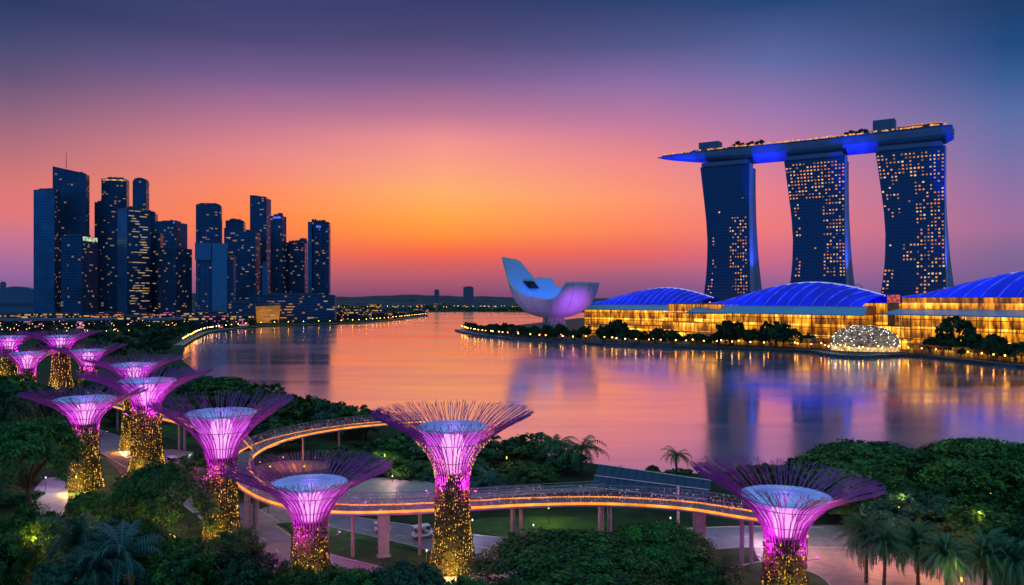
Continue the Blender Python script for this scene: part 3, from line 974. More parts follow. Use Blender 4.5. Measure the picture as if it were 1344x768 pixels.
for i, (px, d, ty, hw, k_, v, lab) in enumerate([
        (530, 226, 566, 44, 'mid', 0, 'dark tree behind the left rim of the widest supertree'),
        (566, 214, 574, 44, 'mid', 1, 'tree behind the trunk of the widest supertree, left side'),
        (640, 215, 576, 46, 'mid', 1, 'tree just right of the widest supertree funnel'),
        (690, 216, 571, 50, 'mid', 0, 'tree in the shore grove midway to the twin palms'),
        (735, 205, 590, 42, 'mid', 1, 'dark tree under the twin palms on the shore'),
        (620, 198, 600, 36, 'round', 1, 'lower tree beneath the right rim of the widest supertree'),
        (700, 190, 606, 48, 'round', 0, 'low tree behind the terrace railing by the grove'),
        (500, 205, 590, 40, 'round', 2, 'fresh green tree lit yellow inside the skyway loop'),
        (545, 196, 602, 46, 'round', 0, 'dark tree inside the skyway loop behind the terrace'),
        (460, 215, 586, 40, 'mid', 0, 'dark tree inside the skyway loop under the far deck'),
        (480, 252, 531, 36, 'mid', 0, 'shore tree above the far end of the skyway'),
        (440, 258, 528, 40, 'mid', 1, 'shore tree above the middle of the skyway far deck'),
        (400, 272, 517, 36, 'mid', 0, 'shore tree beside the right wing of the supertree left of the loop'),
        (368, 280, 521, 40, 'mid', 2, 'shore tree behind the right wing of the supertree left of the loop'),
        (335, 318, 503, 36, 'mid', 0, 'shore tree where the bank bends, right of the tall supertree'),
        (296, 330, 498, 40, 'mid', 2, 'wide shore tree right of the tall supertree canopy'),
        (262, 345, 494, 36, 'mid', 1, 'shore tree behind the tall supertree canopy'),
        (330, 250, 545, 40, 'mid', 1, 'dark tree behind the supertree left of the loop, by the bank'),
        (275, 262, 540, 40, 'mid', 0, 'dark tree behind the footbridge near the bank'),
        (375, 235, 552, 36, 'mid', 0, 'dark tree between the bank and the skyway far deck'),
        (240, 290, 526, 36, 'mid', 0, 'dark tree between the tall supertree and the bank'),
        (20, 232, 515, 40, 'mid', 1, 'dark tree left of the green slope supertree'),
        (60, 300, 506, 44, 'mid', 0, 'dark tree behind the green slope supertree on the left'),
        (130, 330, 500, 40, 'mid', 1, 'dark tree under the distant supertree cluster'),
        (5, 330, 492, 40, 'mid', 0, 'dark tree at the left edge under the distant supertree cluster'),
        (95, 255, 540, 30, 'mid', 2, 'tree at the bend of the road behind the green slope supertree'),
        (150, 285, 520, 34, 'mid', 0, 'dark tree behind the footbridge end near the twin trunks'),
        (215, 420, 480, 36, 'mid', 1, 'tree on the bank behind the half hidden supertree'),
        (330, 178, 648, 26, 'round', 2, 'small yellow-lit tree beneath the skyway loop piers'),
        (112, 160, 645, 30, 'round', 0, 'small tree at the foot of the green slope supertree'),
        (258, 205, 590, 24, 'mid', 0, 'small tree beside the cart under the footbridge')]):
    tree(px, d, ty, hw, k_, lab, v, .06)
# undergrowth: low bushes that fill the banks and the near foreground
for i in range(92):
    px = random.choice([random.uniform(-40, 60), random.uniform(-40, 300), random.uniform(-40, 300), random.uniform(480, 1000), random.uniform(1100, 1400), random.uniform(230, 520)])
    if px < 300: d = random.choice([random.uniform(104, 122), random.uniform(240, 420)] + ([random.uniform(135, 230)] * 3 if px < 42 else []))
    elif 1100 < px: d = random.uniform(150, 185)
    elif px > 560: d = random.choice([random.uniform(100, 114), random.uniform(182, 204)])
    else: d = random.choice([random.uniform(100, 108), random.uniform(235, 262)])
    tree(px, d, 0, random.uniform(1.8, 4.2) * F / d, 'mid', 'low dark green bush filling a gap between the park trees', i, .02, 'bush', 'low bushes between the park trees', 'bush', hz=random.uniform(1.8, 3.6))


# palms
def frond_mesh(n, length, droop, mat, up=0.6, width=.5, leaflets=16, seed=0):
    r = random.Random(seed)
    vs, fs, tint = [], [], []
    for i in range(n):
        a = 2 * PI * i / n * 2.4 + r.uniform(-.3, .3)
        e0 = up * r.uniform(-.5, 1.5)
        l_ = length * r.uniform(.8, 1.1)
        dirh = Vector((math.cos(a), math.sin(a), 0)); side = Vector((-math.sin(a), math.cos(a), 0))
        t0 = r.uniform(0.1, .9)
        pts = []
        for j in range(leaflets + 1):
            u = j / leaflets
            ang = e0 - droop * u * u * r.uniform(.95, 1.05)
            pts.append(Vector((0, 0, 0)) if j == 0 else pts[-1] + (dirh * math.cos(ang) + Vector((0, 0, 1)) * math.sin(ang)) * (l_ / leaflets))
        for j in range(1, leaflets + 1):
            u = j / leaflets
            wl = width * (math.sin(PI * min(1, u * .92 + .1)) ** .7) * l_ * .42
            for s_ in (-1, 1):
                o = len(vs)
                b0 = pts[j - 1]; b1 = pts[j]
                fwd = (b1 - b0).normalized()
                tip = b0 + side * s_ * wl * .8 + fwd * wl * .55 + Vector((0, 0, -wl * r.uniform(.25, .55)))
                wv = fwd * (l_ / leaflets) * .34
                vs += [b0 - wv, b0 + wv, tip]
                fs.append((o, o + 1, o + 2)); tint.append(min(1, max(0, t0 + r.uniform(-.15, .15))))
            o = len(vs)
            q = side * .02 * l_ * (1 - u * .7)
            vs += [pts[j - 1] - q, pts[j - 1] + q, pts[j] + q, pts[j] - q]
            fs.append((o, o + 1, o + 2, o + 3)); tint.append(.9)
    me = bpy.data.meshes.new('crown'); me.from_pydata([tuple(v) for v in vs], [], fs)
    at = me.attributes.new('tint', 'FLOAT', 'FACE'); at.data.foreach_set('value', tint)
    me.materials.append(mat)
    return me


def palm_trunk(h, r0):
    mb = MB()
    n = 14
    mb.tube([(0.02 * h * math.sin(i / n * 2), 0, h * i / n) for i in range(n + 1)], [r0 * (1.25 - .5 * i / n) * (1.08 if i % 2 else .96) for i in range(n + 1)], 9)
    return mb.mesh('trunk', palm_bark, True)


FR = {'date': frond_mesh(110, 1.0, 1.9, palm_m, 1.0, .30, 20, 1), 'tall': frond_mesh(24, 1.0, 2.0, palm_m, .55, .55, 14, 2), 'fan': frond_mesh(60, 1.0, 1.8, leaf_mat('fan_palm_leaf', (0.03, 0.10, 0.09), (0.08, 0.20, 0.16)), .95, .5, 16, 3)}


def palm(px, d, top_y, half_px, kind, label, trunk_f=.72, r0=.24):
    w = half_px * d / F * (1.05 if kind == 'tall' else 1.3)
    h = ZP(top_y, d)
    ht = max(.8, h - w * (.72 if kind != 'tall' else .35))
    T = thing('palm_tree', label, 'palm', P(px, d), random.uniform(0, 6.28), 'park palms')
    put('trunk', palm_trunk(ht, r0), T)
    put('crown', FR[kind], T, (0.02 * ht * math.sin(2), 0, ht), None, (w, w, w))
    return T


palm(1137, 126, 668, 40, 'date', 'feathery palm nearest the lone supertree, leftmost of the palm group')
palm(1160, 122, 684, 34, 'date', 'shorter feathery palm tucked behind the leftmost of the palm group')
palm(1205, 124, 678, 40, 'date', 'second tall feathery palm of the group on the right, above the red-lit road')
palm(1243, 118, 696, 38, 'date', 'feathery palm with yellow lamp light in its fronds')
palm(1292, 121, 690, 44, 'date', 'broad feathery palm near the right edge')
palm(1335, 119, 700, 42, 'date', 'feathery palm cut by the right edge')
palm(732, 205, 567, 42, 'tall', 'left one of the twin palms rising over the shore grove', r0=.3)
palm(764, 201, 571, 46, 'tall', 'right one of the twin palms, crown against the water', r0=.3)
palm(887, 186, 587, 27, 'tall', 'solitary slender palm against the water by the blue-roofed hall', r0=.26)
palm(812, 200, 611, 9, 'tall', 'small palm top peeping over the blue-roofed hall', r0=.2)
palm(642, 186, 615, 30, 'fan', 'bushy fan palm right of the widest supertree trunk')
palm(668, 183, 622, 24, 'fan', 'smaller fan palm in front of the shore grove')
palm(105, 120, 662, 52, 'fan', 'blue-green palm at the lower left, left one of a pair')
palm(160, 116, 680, 56, 'fan', 'large blue-green palm at the lower left, right one of a pair')
palm(120, 112, 706, 46, 'fan', 'blue-green palm in front of the pair at the lower left')
palm(560, 190, 622, 22, 'fan', 'fan palm by the terrace edge left of the widest supertree trunk')

# ================================================================== PARK OBJECTS
# terrace: a raised paved deck with a curved edge
tpx = [(420, 652), (452, 634), (500, 627), (556, 631), (577, 641), (566, 655), (520, 664), (450, 666)]
tz = 1.8
c0 = Vector((*G(500, 645, tz), 0))
tp = smooth_path([Vector((*G(x, y, tz), 0)) - c0 for x, y in tpx + tpx[:1]], 1.2)[:-1]
T = thing('terrace', 'raised pale pink terrace with curved edge behind the widest supertree', 'terrace', c0)
mb = MB(); mb.prism([(p.x, p.y) for p in tp], tz - .5, tz); mb.build('floor', M('pink_paving', (0.42, 0.32, 0.34), .5, noise=(.6, .25)), T)
mb = MB(); mb.prism([(p.x * .93, p.y * .9) for p in tp], 0, tz - .5); mb.build('wall', concrete_m, T)
mb = MB()
rp = [p + Vector((0, 0, tz + 1.1)) for p in tp]
mb.tube(rp + rp[:1], .05, 4)
for p in tp[::2]:
    mb.tube([p + Vector((0, 0, tz)), p + Vector((0, 0, tz + 1.1))], .035, 4)
mb.build('railing', rail_m, T)
# lower terrace, warm lit, inside the loop
tz2 = 1.2
c1 = Vector((*G(385, 612, tz2), 0))
T = thing('terrace', 'low round terrace with reddish warm-lit paving inside the skyway loop', 'terrace', c1)
poly = [(9.5 * math.cos(2 * PI * i / 36), 7.5 * math.sin(2 * PI * i / 36)) for i in range(36)]
mb = MB(); mb.prism(poly, 0, tz2); mb.build('floor', M('red_paving', (0.42, 0.2, 0.14), .6, noise=(.8, .35)), T)
for i in range(6):
    a = 2 * PI * i / 6
    mb = MB(); mb.tube([(8.6 * math.cos(a), 6.6 * math.sin(a), tz2), (8.6 * math.cos(a), 6.6 * math.sin(a), tz2 + 1.0)], .09, 6)
    o = mb.build('bollard', dark_m, T)
    mb = MB(); mb.octa((8.6 * math.cos(a), 6.6 * math.sin(a), tz2 + 1.15), .16); mb.build('lamp', amber_m, o)
lamp_light('POINT', (0, 0, tz2 + 3), 900, (1, .35, .12), T, .4)

# boardwalk with railing between the terrace and the hall
bw = smooth_path([Vector((*G(x, y, 3.2), 3.2)) for x, y in [(590, 652), (640, 649), (700, 645), (760, 642), (790, 640)]], 1.5)
c2 = bw[0].copy(); c2.z = 0
T = thing('boardwalk', 'grey boardwalk with pale railing behind the skyway, leading to the blue-roofed hall', 'boardwalk', c2)
bp_ = [v - c2 for v in bw]
mb = MB()
l_ = offset_path(bp_, 1.4); r_ = offset_path(bp_, -1.4)
mb.loft([[(a.x, a.y, 3.2), (b.x, b.y, 3.2), (b.x, b.y, 2.9), (a.x, a.y, 2.9)] for a, b in zip(l_, r_)]); mb.build('deck', concrete_m, T)
for q in (l_, r_):
    mb = MB()
    for hh in (1.15, .75, .35):
        mb.tube([v + Vector((0, 0, hh)) for v in q], .04 if hh < 1 else .07, 4)
    for v in q[::2]:
        mb.tube([v, v + Vector((0, 0, 1.15))], .05, 4)
    mb.build('railing', steel_m, T)
for v in bp_[2::5]:
    mb = MB(); mb.tube([(v.x, v.y, 0), (v.x, v.y, 2.9)], .25, 8); mb.build('post', concrete_m, T)

# blue-roofed hall
A, B_ = Vector((*G(775, 641, 3.0), 0)), Vector((*G(928, 655, 3.0), 0))
u = (B_ - A); ln = u.length; rz = math.atan2(u.y, u.x)
T = thing('hall', 'long low hall with sloping dark blue roof beside the solitary palm', 'hall', A, rz)
mb = MB(); mb.prism([(0.4, .5), (ln - .4, .5), (ln - .4, 10), (.4, 10)], 0, 2.9); mb.build('wall', M('hall_glass', (.05, .09, .16), .2, .3, noise=(.5, .5)), T)
roof_m = M('blue_roof_panel', (0.02, 0.05, 0.13), .5, .3, noise=(.5, .3), stretch=(1, .2, 1))
mb = MB(); mb.loft([[(0, -.3, 3), (ln, -.3, 2.6), (ln, 7, 5.0), (0, 7, 6.6)], [(0, -.3, 3.3), (ln, -.3, 2.9), (ln, 7, 5.3), (0, 7, 6.9)]]); rf = mb.build('roof', roof_m, T)
mb = MB(); mb.loft([[(0, 7, 6.3), (ln, 7, 4.8), (ln, 11, 3.6), (0, 11, 3.9)], [(0, 7, 6.6), (ln, 7, 5.1), (ln, 11, 3.9), (0, 11, 4.2)]]); mb.build('rear_roof', roof_m, T)
for v in (.0, .5, 1.0):
    mb = MB(); mb.tube([(0, -.3 + 7.3 * v, 3.35 + 3.6 * v), (ln, -.3 + 7.3 * v, 2.95 + 2.4 * v)], .12, 5); mb.build('roof_trim', M('pale_trim', (.5, .55, .65), .4, .3), rf)
for i in range(1, 14):
    s_ = ln * i / 14
    zz0 = 3.36 - .4 * i / 14; zz1 = 6.96 - 1.6 * i / 14
    mb = MB(); mb.tube([(s_, -.3, zz0), (s_, 7, zz1)], .05, 4); mb.build('roof_seam', dark_m, rf)


def cart(label, loc, rz, s=1.0):
    T = thing('buggy', label, 'buggy', loc, rz)
    white = M('white_car_paint', (.75, .75, .75), .3)
    mb = MB()
    prof = [(-1.7, .45), (1.55, .45), (1.75, .7), (1.65, .95), (.85, 1.05), (.6, .75), (-.6, .75), (-.7, 1.0), (-1.7, 1.0)]
    mb.loft([[(x, y, z) for x, z in prof] for y in (-.75, -.7, .7, .75)]); mb.build('body', white, T)
    mb = MB(); mb.loft([[(-1.75, y, 2.05 - abs(y) * .08), (1.0, y, 2.08 - abs(y) * .08), (1.05, y, 2.16 - abs(y) * .08), (-1.8, y, 2.13 - abs(y) * .08)] for y in (-.8, -.4, 0, .4, .8)]); mb.build('roof', white, T)
    for x, y in ((-1.6, -.68), (-1.6, .68), (.95, -.68), (.95, .68)):
        mb = MB(); mb.tube([(x, y, .95), (x * .96, y, 2.05)], .04, 5); mb.build('roof_post', dark_m, T)
    for x in (-1.1, 1.15):
        for y in (-.72, .72):
            mb = MB(); mb.tube([(0, -.1, 0), (0, .1, 0)], .32, 14); w_ = mb.build('wheel', M('tyre', (.02, .02, .02), .8), T, loc=(x, y, .32))
            mb = MB(); mb.tube([(0, -.12, 0), (0, .12, 0)], .16, 10); mb.build('rim', steel_m, w_)
    for x in (-.9, .1):
        mb = MB(); mb.box((x, 0, .9), (.55, 1.25, .16)); mb.box((x - .26, 0, 1.2), (.12, 1.25, .55)); mb.build('seat', M('seat_vinyl', (.1, .08, .07), .6), T)
    mb = MB(); mb.add([(.98, -.68, 1.1), (.98, .68, 1.1), (.95, .68, 2.0), (.95, -.68, 2.0)], [(0, 1, 2, 3)]); mb.build('windscreen', M('dark_glass', (.03, .04, .06), .08), T)
    for y in (-.5, .5):
        mb = MB(); mb.lathe([(.02, -.03), (.11, 0), (.02, .05)], 10); o = mb.build('headlight', M('headlight_glass', (.8, .8, .75), .15), T, loc=(1.7, y, .82)); o.rotation_euler = (0, PI / 2, 0)
    T.scale = (s, s, s)
    return T


cart('white open buggy on the road left of the widest supertree trunk', P(555, F * H / (706 - CY)), .5, 1.15)
cart('white buggy parked on the garden paving right of the tall gold trunk', P(226, F * H / (612 - CY)), 2.3, 1.25)
cart('buggy in the shade on the road near the wide pier', P(502, F * H / (698 - CY)), .2, .9)
# garden furniture on the paving
for i, (px, py, lab) in enumerate([(236, 602, 'pale wooden bench on the paving behind the white buggy'), (216, 628, 'pale wooden bench at the front of the garden paving'), (650, 742, 'pale bench beside the path right of the widest supertree trunk')]):
    T = thing('bench', lab, 'bench', P(px, F * H / (py - CY)), random.uniform(-.5, .5))
    wood = M('pale_wood', (.45, .36, .3), .6, noise=(3, .2))
    mb = MB()
    for k_ in range(4):
        mb.box((0, -.3 + .2 * k_, .48), (2.6, .16, .06))
    mb.build('seat', wood, T)
    mb = MB()
    for k_ in range(3):
        mb.box((0, .42, .65 + .18 * k_), (2.6, .05, .14))
    mb.build('backrest', wood, T)
    for x in (-1.1, 1.1):
        mb = MB(); mb.box((x, -.25, .225), (.09, .09, .45)); mb.build('leg', dark_m, T)
        mb = MB(); mb.box((x, .42, .55), (.09, .05, 1.1)); mb.build('leg', dark_m, T)
# pale boulders beside the widest tree
rock_m = M('pale_rock', (.36, .32, .36), .8, noise=(2, .4), bump=(4, .5, .1))
for i, (px, py, s_) in enumerate([(640, 738, 1.5), (652, 728, 1.1), (662, 720, .9), (634, 748, 1.2), (648, 746, .8)]):
    mb = MB(); r = random.Random(i)
    rings = []
    for j in range(7):
        th = PI * j / 6
        rings.append([(s_ * (1 + .2 * math.sin(3 * a_ + i) + r.uniform(-.1, .1)) * math.sin(th) * math.cos(a_) * 1.2 + (0.001 * a_), s_ * math.sin(th) * math.sin(a_), -s_ * .7 * math.cos(th) + s_ * .3) for a_ in [2 * PI * q / 10 for q in range(10)]])
    mb.loft(rings)
    mb.build('boulder', rock_m, None, True, loc=P(px, F * H / (py - CY)), label=['largest pale boulder by the path right of the widest supertree trunk', 'pale boulder behind the largest one by the path', 'small pale boulder, farthest from the path edge', 'pale boulder nearest the picture bottom by the path', 'smallest pale boulder between the others by the path'][i], cat='boulder', group='boulders beside the path')

# garden lamps: low poles with glowing heads, the light they give is theirs
lamp_spots = [(42, 724, 'amber garden lamp glowing among the trees in the lower left corner', 3000, (1, .62, .12)), (205, 702, 'amber garden lamp beside the dome-shaped tree', 1800, (1, .6, .12)), (135, 648, 'amber lamp at the foot of the green slope supertree', 260, (1, .55, .15)),
              (720, 688, 'yellow lamp on the lawn under the skyway triple pier', 1400, (1, .85, .1)), (1105, 678, 'yellow lamp lighting the tree behind the lone supertree', 4000, (1, .8, .1)), (1255, 705, 'lamp hidden in the fronds of the palm group', 1500, (1, .75, .1)),
              (1150, 742, 'orange-red street lamp over the plaza by the palms', 3200, (1, .33, .18)), (1060, 728, 'pinkish-red street lamp on the plaza right of the lone supertree trunk', 2200, (1, .33, .2)), (1230, 760, 'orange street lamp at the lower right road', 3200, (1, .32, .12)), (352, 672, 'amber lamp between the skyway loop piers', 500, (1, .5, .12)),
              (515, 643, 'white-pink lamp standing on the raised terrace', 900, (1, .62, .55)), (1300, 668, 'small yellow lamp in the dark undergrowth at the right', 160, (1, .7, .1)), (330, 742, 'pinkish street lamp beside the path left of the short supertree', 700, (1, .45, .4)), (640, 770, 'pinkish street lamp at the bottom near the path', 600, (1, .45, .4)), (560, 748, 'street lamp at the end of the lawn island', 300, (1, .6, .3)),
              (60, 645, 'white lamp on the pale paving under the rain tree', 500, (.8, .75, 1)), (250, 620, 'white-violet lamp on the garden paving by the carts', 800, (.85, .65, 1)), (620, 705, 'violet-white lamp on the road under the skyway', 600, (.75, .65, 1)), (430, 700, 'violet-white lamp by the lawn island', 450, (.75, .65, 1)),
              (1010, 715, 'violet-white street lamp on the plaza left of the lone supertree', 3000, (.9, .6, .9)), (170, 590, 'violet-white lamp at the road by the red earth bed', 420, (.8, .65, 1)), (700, 712, 'lamp at the road edge below the triple pier', 350, (.8, .65, 1)), (880, 702, 'lamp at the road behind the dome-crowned tree', 350, (.7, .65, 1))]
mb = MB(); mb.tube([(0, 0, 0), (0, 0, 3.0)], [.07, .05], 6); lp_pole = mb.mesh('pole', dark_m)
mb = MB(); mb.lathe([(.06, 3.0), (.15, 3.08), (.15, 3.3), (.05, 3.42)], 10); LH = {}
lamp_spots += [(36, -122, 'amber lamp shining into the leafy tree at the lower left edge', 3600, (1, .55, .06)), (112, -123, 'amber lamp shining up beside the blue-green palm pair', 2200, (1, .55, .06)), (236, -129, 'amber lamp shining into the dome-shaped tree from the front', 1800, (1, .6, .1)),
               (830, -112, 'soft green-white lamp in front of the very wide dome-crowned tree', 350, (.8, 1, .5)), (1262, -112, 'amber lamp before the palm group', 900, (1, .65, .08)), (1180, -150, 'yellow lamp under the rain trees on the right', 1600, (1, .8, .12)), (1285, -140, 'yellow lamp under the largest rain tree', 1200, (1, .8, .12)),
               (665, -197, 'yellow lamp low in the shore grove', 700, (1, .85, .12)), (505, -200, 'yellow lamp among the trees inside the skyway loop', 900, (1, .85, .12)), (100, -176, 'yellow-green lamp on the slope by the green slope supertree', 700, (1, .8, .2))]
for px, py, lab, pw, col in lamp_spots:
    T = thing('garden_lamp', lab, 'lamp', P(px, F * H / (py - CY) if py > 0 else -py), 0, 'park lamps')
    if py < 0: T.scale = (1, 1, 1.7)
    put('pole', lp_pole, T)
    if col not in LH:
        LH[col] = mb.mesh('lamp_head', glow('lamp_glow', col, 1.6, sample=False))
    put('lamp_head', LH[col], T)
    lamp_light('POINT', (0, 0, 4.3), pw * (1.1 if col[2] > .8 else .6), col, T, .3)

# people on the skyway
cloth = [M('orange_cloth', (.7, .22, .05), .8, noise=(5, .2)), M('white_cloth', (.65, .62, .62), .8, noise=(5, .2)), M('navy_cloth', (.05, .07, .16), .8, noise=(5, .2)), M('pink_cloth', (.6, .25, .3), .8, noise=(5, .2))]
skin_m = M('skin', (.38, .22, .15), .6); hair_m = M('hair', (.02, .015, .012), .6)


def person(label, loc, rz, k):
    V_ = [(0, 0, .95), (0, 0, 1.2), (0, 0, 1.42), (0, 0, 1.52), (0, .02, 1.64), (.2, 0, 1.4), (.27, .04, 1.12), (.24, .14, .88), (-.2, 0, 1.4), (-.27, .02, 1.12), (-.26, .1, .86),
          (.1, 0, .9), (.12, .06, .5), (.12, 0, .08), (.12, .12, .03), (-.1, 0, .9), (-.12, -.03, .5), (-.12, -.1, .08), (-.12, .03, .03)]
    R_ = [.15, .14, .15, .055, .105, .06, .045, .035, .06, .045, .035, .1, .07, .045, .04, .1, .07, .045, .04]
    E_ = [(0, 1), (1, 2), (2, 3), (3, 4), (2, 5), (5, 6), (6, 7), (2, 8), (8, 9), (9, 10), (0, 11), (11, 12), (12, 13), (13, 14), (0, 15), (15, 16), (16, 17), (17, 18)]
    me = bpy.data.meshes.new('person'); me.from_pydata(V_, E_, []); me.materials.append(cloth[k])
    sk_ = me.skin_vertices if me.skin_vertices else None
    o = put('person', me, None, loc, rz, None, label, 'person', 'people on the skyway')
    md = o.modifiers.new('skin', 'SKIN'); 
    for i, rr in enumerate(R_):
        me.skin_vertices[0].data[i].radius = (rr, rr * .8)
    me.skin_vertices[0].data[0].use_root = True
    o.modifiers.new('sub', 'SUBSURF').levels = 1
    o.modifiers['sub'].render_levels = 1
    mb = MB(); mb.lathe([(.02, -.13), (.09, -.08), (.115, .0), (.1, .08), (.03, .13)], 10); mb.build('head', skin_m, o, True, loc=(0, .03, 1.66))
    mb = MB(); mb.lathe([(.122, -.01), (.122, .04), (.1, .1), (.03, .15)], 10); mb.build('hair', hair_m, o, True, loc=(0, .015, 1.67))
    return o


for i, (f, off, lab) in enumerate([(.895, .5, 'person in orange clothing walking on the far deck of the skyway'), (.86, -.4, 'person in pale clothing on the far deck of the skyway, behind the one in orange'), (.33, .6, 'person in pale clothing on the skyway over the triple pier'), (.22, -.3, 'person in pink clothing on the skyway before the solitary palm'),
                                   (.12, .5, 'person in pale clothing near the right end of the skyway'), (.60, .9, 'person in navy clothing at the outer bend of the skyway loop'), (.70, -.6, 'person in pink clothing on the inner side of the skyway loop'), (.45, -.8, 'person in navy clothing on the skyway behind the short supertree')]):
    j = int(f * (len(sk_path) - 2))
    v = sk_path[j] + Vector((sk_o.x, sk_o.y, 0)); tt = sk_path[j + 1] - sk_path[j]
    q = Vector((-tt.y, tt.x, 0)).normalized()
    person(lab, v + q * off + Vector((0, 0, .01)), math.atan2(tt.y, tt.x) - PI / 2, [0, 1, 1, 3, 1, 2, 3, 2][i])
# ================================================================== BAY RESORT (right bank)
EU = Vector((.84, -.54, 0)); EV = Vector((.54, .84, 0))
tower_m = M('tower_glass', (0.035, 0.085, 0.17), 0.28, 0.35, spec=.6)
t = tower_m.node_tree; b = t.nodes['Principled BSDF']
tcx = t.nodes.new('ShaderNodeTexCoord'); sx = t.nodes.new('ShaderNodeSeparateXYZ'); t.links.new(tcx.outputs['Object'], sx.inputs[0])
ma = t.nodes.new('ShaderNodeMath'); ma.operation = 'MULTIPLY'; ma.inputs[1].default_value = 1 / 3.6; t.links.new(sx.outputs[2], ma.inputs[0])
mb_ = t.nodes.new('ShaderNodeMath'); mb_.operation = 'FRACT'; t.links.new(ma.outputs[0], mb_.inputs[0])
mc = t.nodes.new('ShaderNodeMath'); mc.operation = 'GREATER_THAN'; mc.inputs[1].default_value = .62; t.links.new(mb_.outputs[0], mc.inputs[0])
mxx = t.nodes.new('ShaderNodeMix'); mxx.data_type = 'RGBA'; t.links.new(mc.outputs[0], mxx.inputs[0])
mxx.inputs[6].default_value = (0.02, 0.07, 0.15, 1); mxx.inputs[7].default_value = (0.045, 0.10, 0.19, 1); t.links.new(mxx.outputs[2], b.inputs['Base Color'])
side_m = M('tower_side_panel', (0.42, 0.46, 0.55), .5, .1, noise=(.15, .15))
hull_m = M('sky_park_hull', (0.16, 0.20, 0.34), .5, .1, noise=(.08, .2))
lit_w = [glow('lit_room_warm', (1.0, 0.36, 0.06), 1.0, sample=False), glow('lit_room_orange', (0.9, 0.28, 0.05), 0.85, sample=False), glow('lit_room_pale', (1.0, 0.62, 0.28), 1.05, sample=False), glow('lit_room_dim', (0.5, 0.2, 0.06), .6, sample=False)]
mb = MB(); mb.box((0, 0, 0), (1, .3, 1)); PANE = [mb.mesh('window', m_) for m_ in lit_w]

XL = [(0, 0.0), (.1, .04), (.2, .08), (.32, .125), (.45, .15), (.58, .14), (.68, .11), (.78, .065), (1, 0)]      # from the top down: the front's left edge moves in, then out
XR = [(0, 0.0), (.3, -.01), (.55, 0.0), (.8, .04), (1, .09)]


def hotel_tower(pxl, pxr, d, label, W_, top, splay, rects, seed, dens):
    r = random.Random(seed)
    left = P(pxl, d)
    rz = math.atan2(EU.y, EU.x)
    T = thing('hotel_tower', label, 'hotel tower', left, rz, 'three hotel towers under the sky park')

    def xl(f): return interp(XL, f) * W_
    def xr(f): return W_ * (1 + interp(XR, f) * .75)
    lv = [k_ / 18 for k_ in range(19)]
    # front slab: facade glass, straight plan, waisted outline
    mb = MB(); rings = []
    for f in lv[::-1]:
        z = top * (1 - f)
        rings.append([(xl(f), 0, z), (xr(f), 0, z), (xr(f), 11, z), (xl(f) + .5, 11, z)])
    mb.loft(rings); mb.build('facade', tower_m, T)
    # the side wall of the front slab and the rear slab, leaning out towards its foot
    mb = MB()
    mb.loft([[(xr(f) + .05, -.35, top * (1 - f)), (xr(f) + .6, -.35, top * (1 - f)), (xr(f) + .6, 11.4, top * (1 - f)), (xr(f) + .05, 11.4, top * (1 - f))] for f in lv[::-1]])
    mb.build('side_wall', side_m, T)
    lean = lambda f: 6 + splay * f ** 1.8
    mb = MB()
    mb.loft([[(xl(f) + 1.5, 14 + lean(f) * .25 - 6 * max(0, f - .55), top * (1 - f) - 3), (xr(f) - 1.2, 14 + lean(f) * .25 - 6 * max(0, f - .55), top * (1 - f) - 3), (xr(f) - 1.2 + splay * .25 * f ** 2, 22 + lean(f), top * (1 - f) - 3), (xl(f) + 1.5, 22 + lean(f), top * (1 - f) - 3)] for f in lv[::-1]])
    mb.build('rear_slab', M('rear_slab_panel', (.22, .26, .36), .45, .2, noise=(.1, .2)), T)
    # joint slab between the two
    mb = MB(); mb.loft([[(xl(f) + 4, 11.2, top * (1 - f) - 4), (xr(f) - 5, 11.2, top * (1 - f) - 4), (xr(f) - 5, 15, top * (1 - f) - 4), (xl(f) + 4, 15, top * (1 - f) - 4)] for f in lv[::-1]]); mb.build('atrium_glass', tower_m, T)
    # vertical frame fins on the facade
    mb = MB()
    for k_ in range(1, 17):
        s_ = k_ / 17
        mb.loft([[(xl(f) + (xr(f) - xl(f)) * s_ - .12, -.5, top * (1 - f)), (xl(f) + (xr(f) - xl(f)) * s_ + .12, -.5, top * (1 - f)), (xl(f) + (xr(f) - xl(f)) * s_ + .12, -.02, top * (1 - f)), (xl(f) + (xr(f) - xl(f)) * s_ - .12, -.02, top * (1 - f))] for f in lv[::-2]])
    mb.build('facade_fin', tower_m, T)
    mb = MB(); mb.box((W_ / 2, 5, top + 2.2), (W_ * .92, 14, 4.4)); mb.build('roof_collar', M('collar_panel', (.12, .16, .26), .5), T)
    # lit rooms
    cols_ = 17; rows = int(top / 3.7)
    cells = []
    for j in range(rows):
        f = (j + .5) / rows
        for i in range(cols_):
            s_ = (i + .5) / cols_
            p_ = .006
            for (s0, s1, f0, f1, pp) in rects:
                if s0 <= s_ <= s1 and f0 <= f <= f1:
                    p_ = pp
            if r.random() < p_ * dens:
                cells.append((s_, f))
    r.shuffle(cells)
    rest = MB()
    for n_, (s_, f) in enumerate(cells):
        x = xl(f) + (xr(f) - xl(f)) * s_; z = top * (1 - f)
        w_ = (xr(f) - xl(f)) / cols_ * r.choice([.36, .45, .5, .55]); h_ = r.choice([1.1, 1.4, 1.7])
        if n_ < 100:
            put('window', PANE[r.choice([0, 1, 1, 1, 2, 3, 3])], T, (x, -.12, z), None, (w_, .6, h_))
        else:
            rest.box((x, -.12, z), (w_, .18, h_), r.choice([0, 0, 1, 1, 2, 3]))
    if rest.v:
        o = rest.build('window', lit_w, T); o['kind'] = 'stuff'
    return T


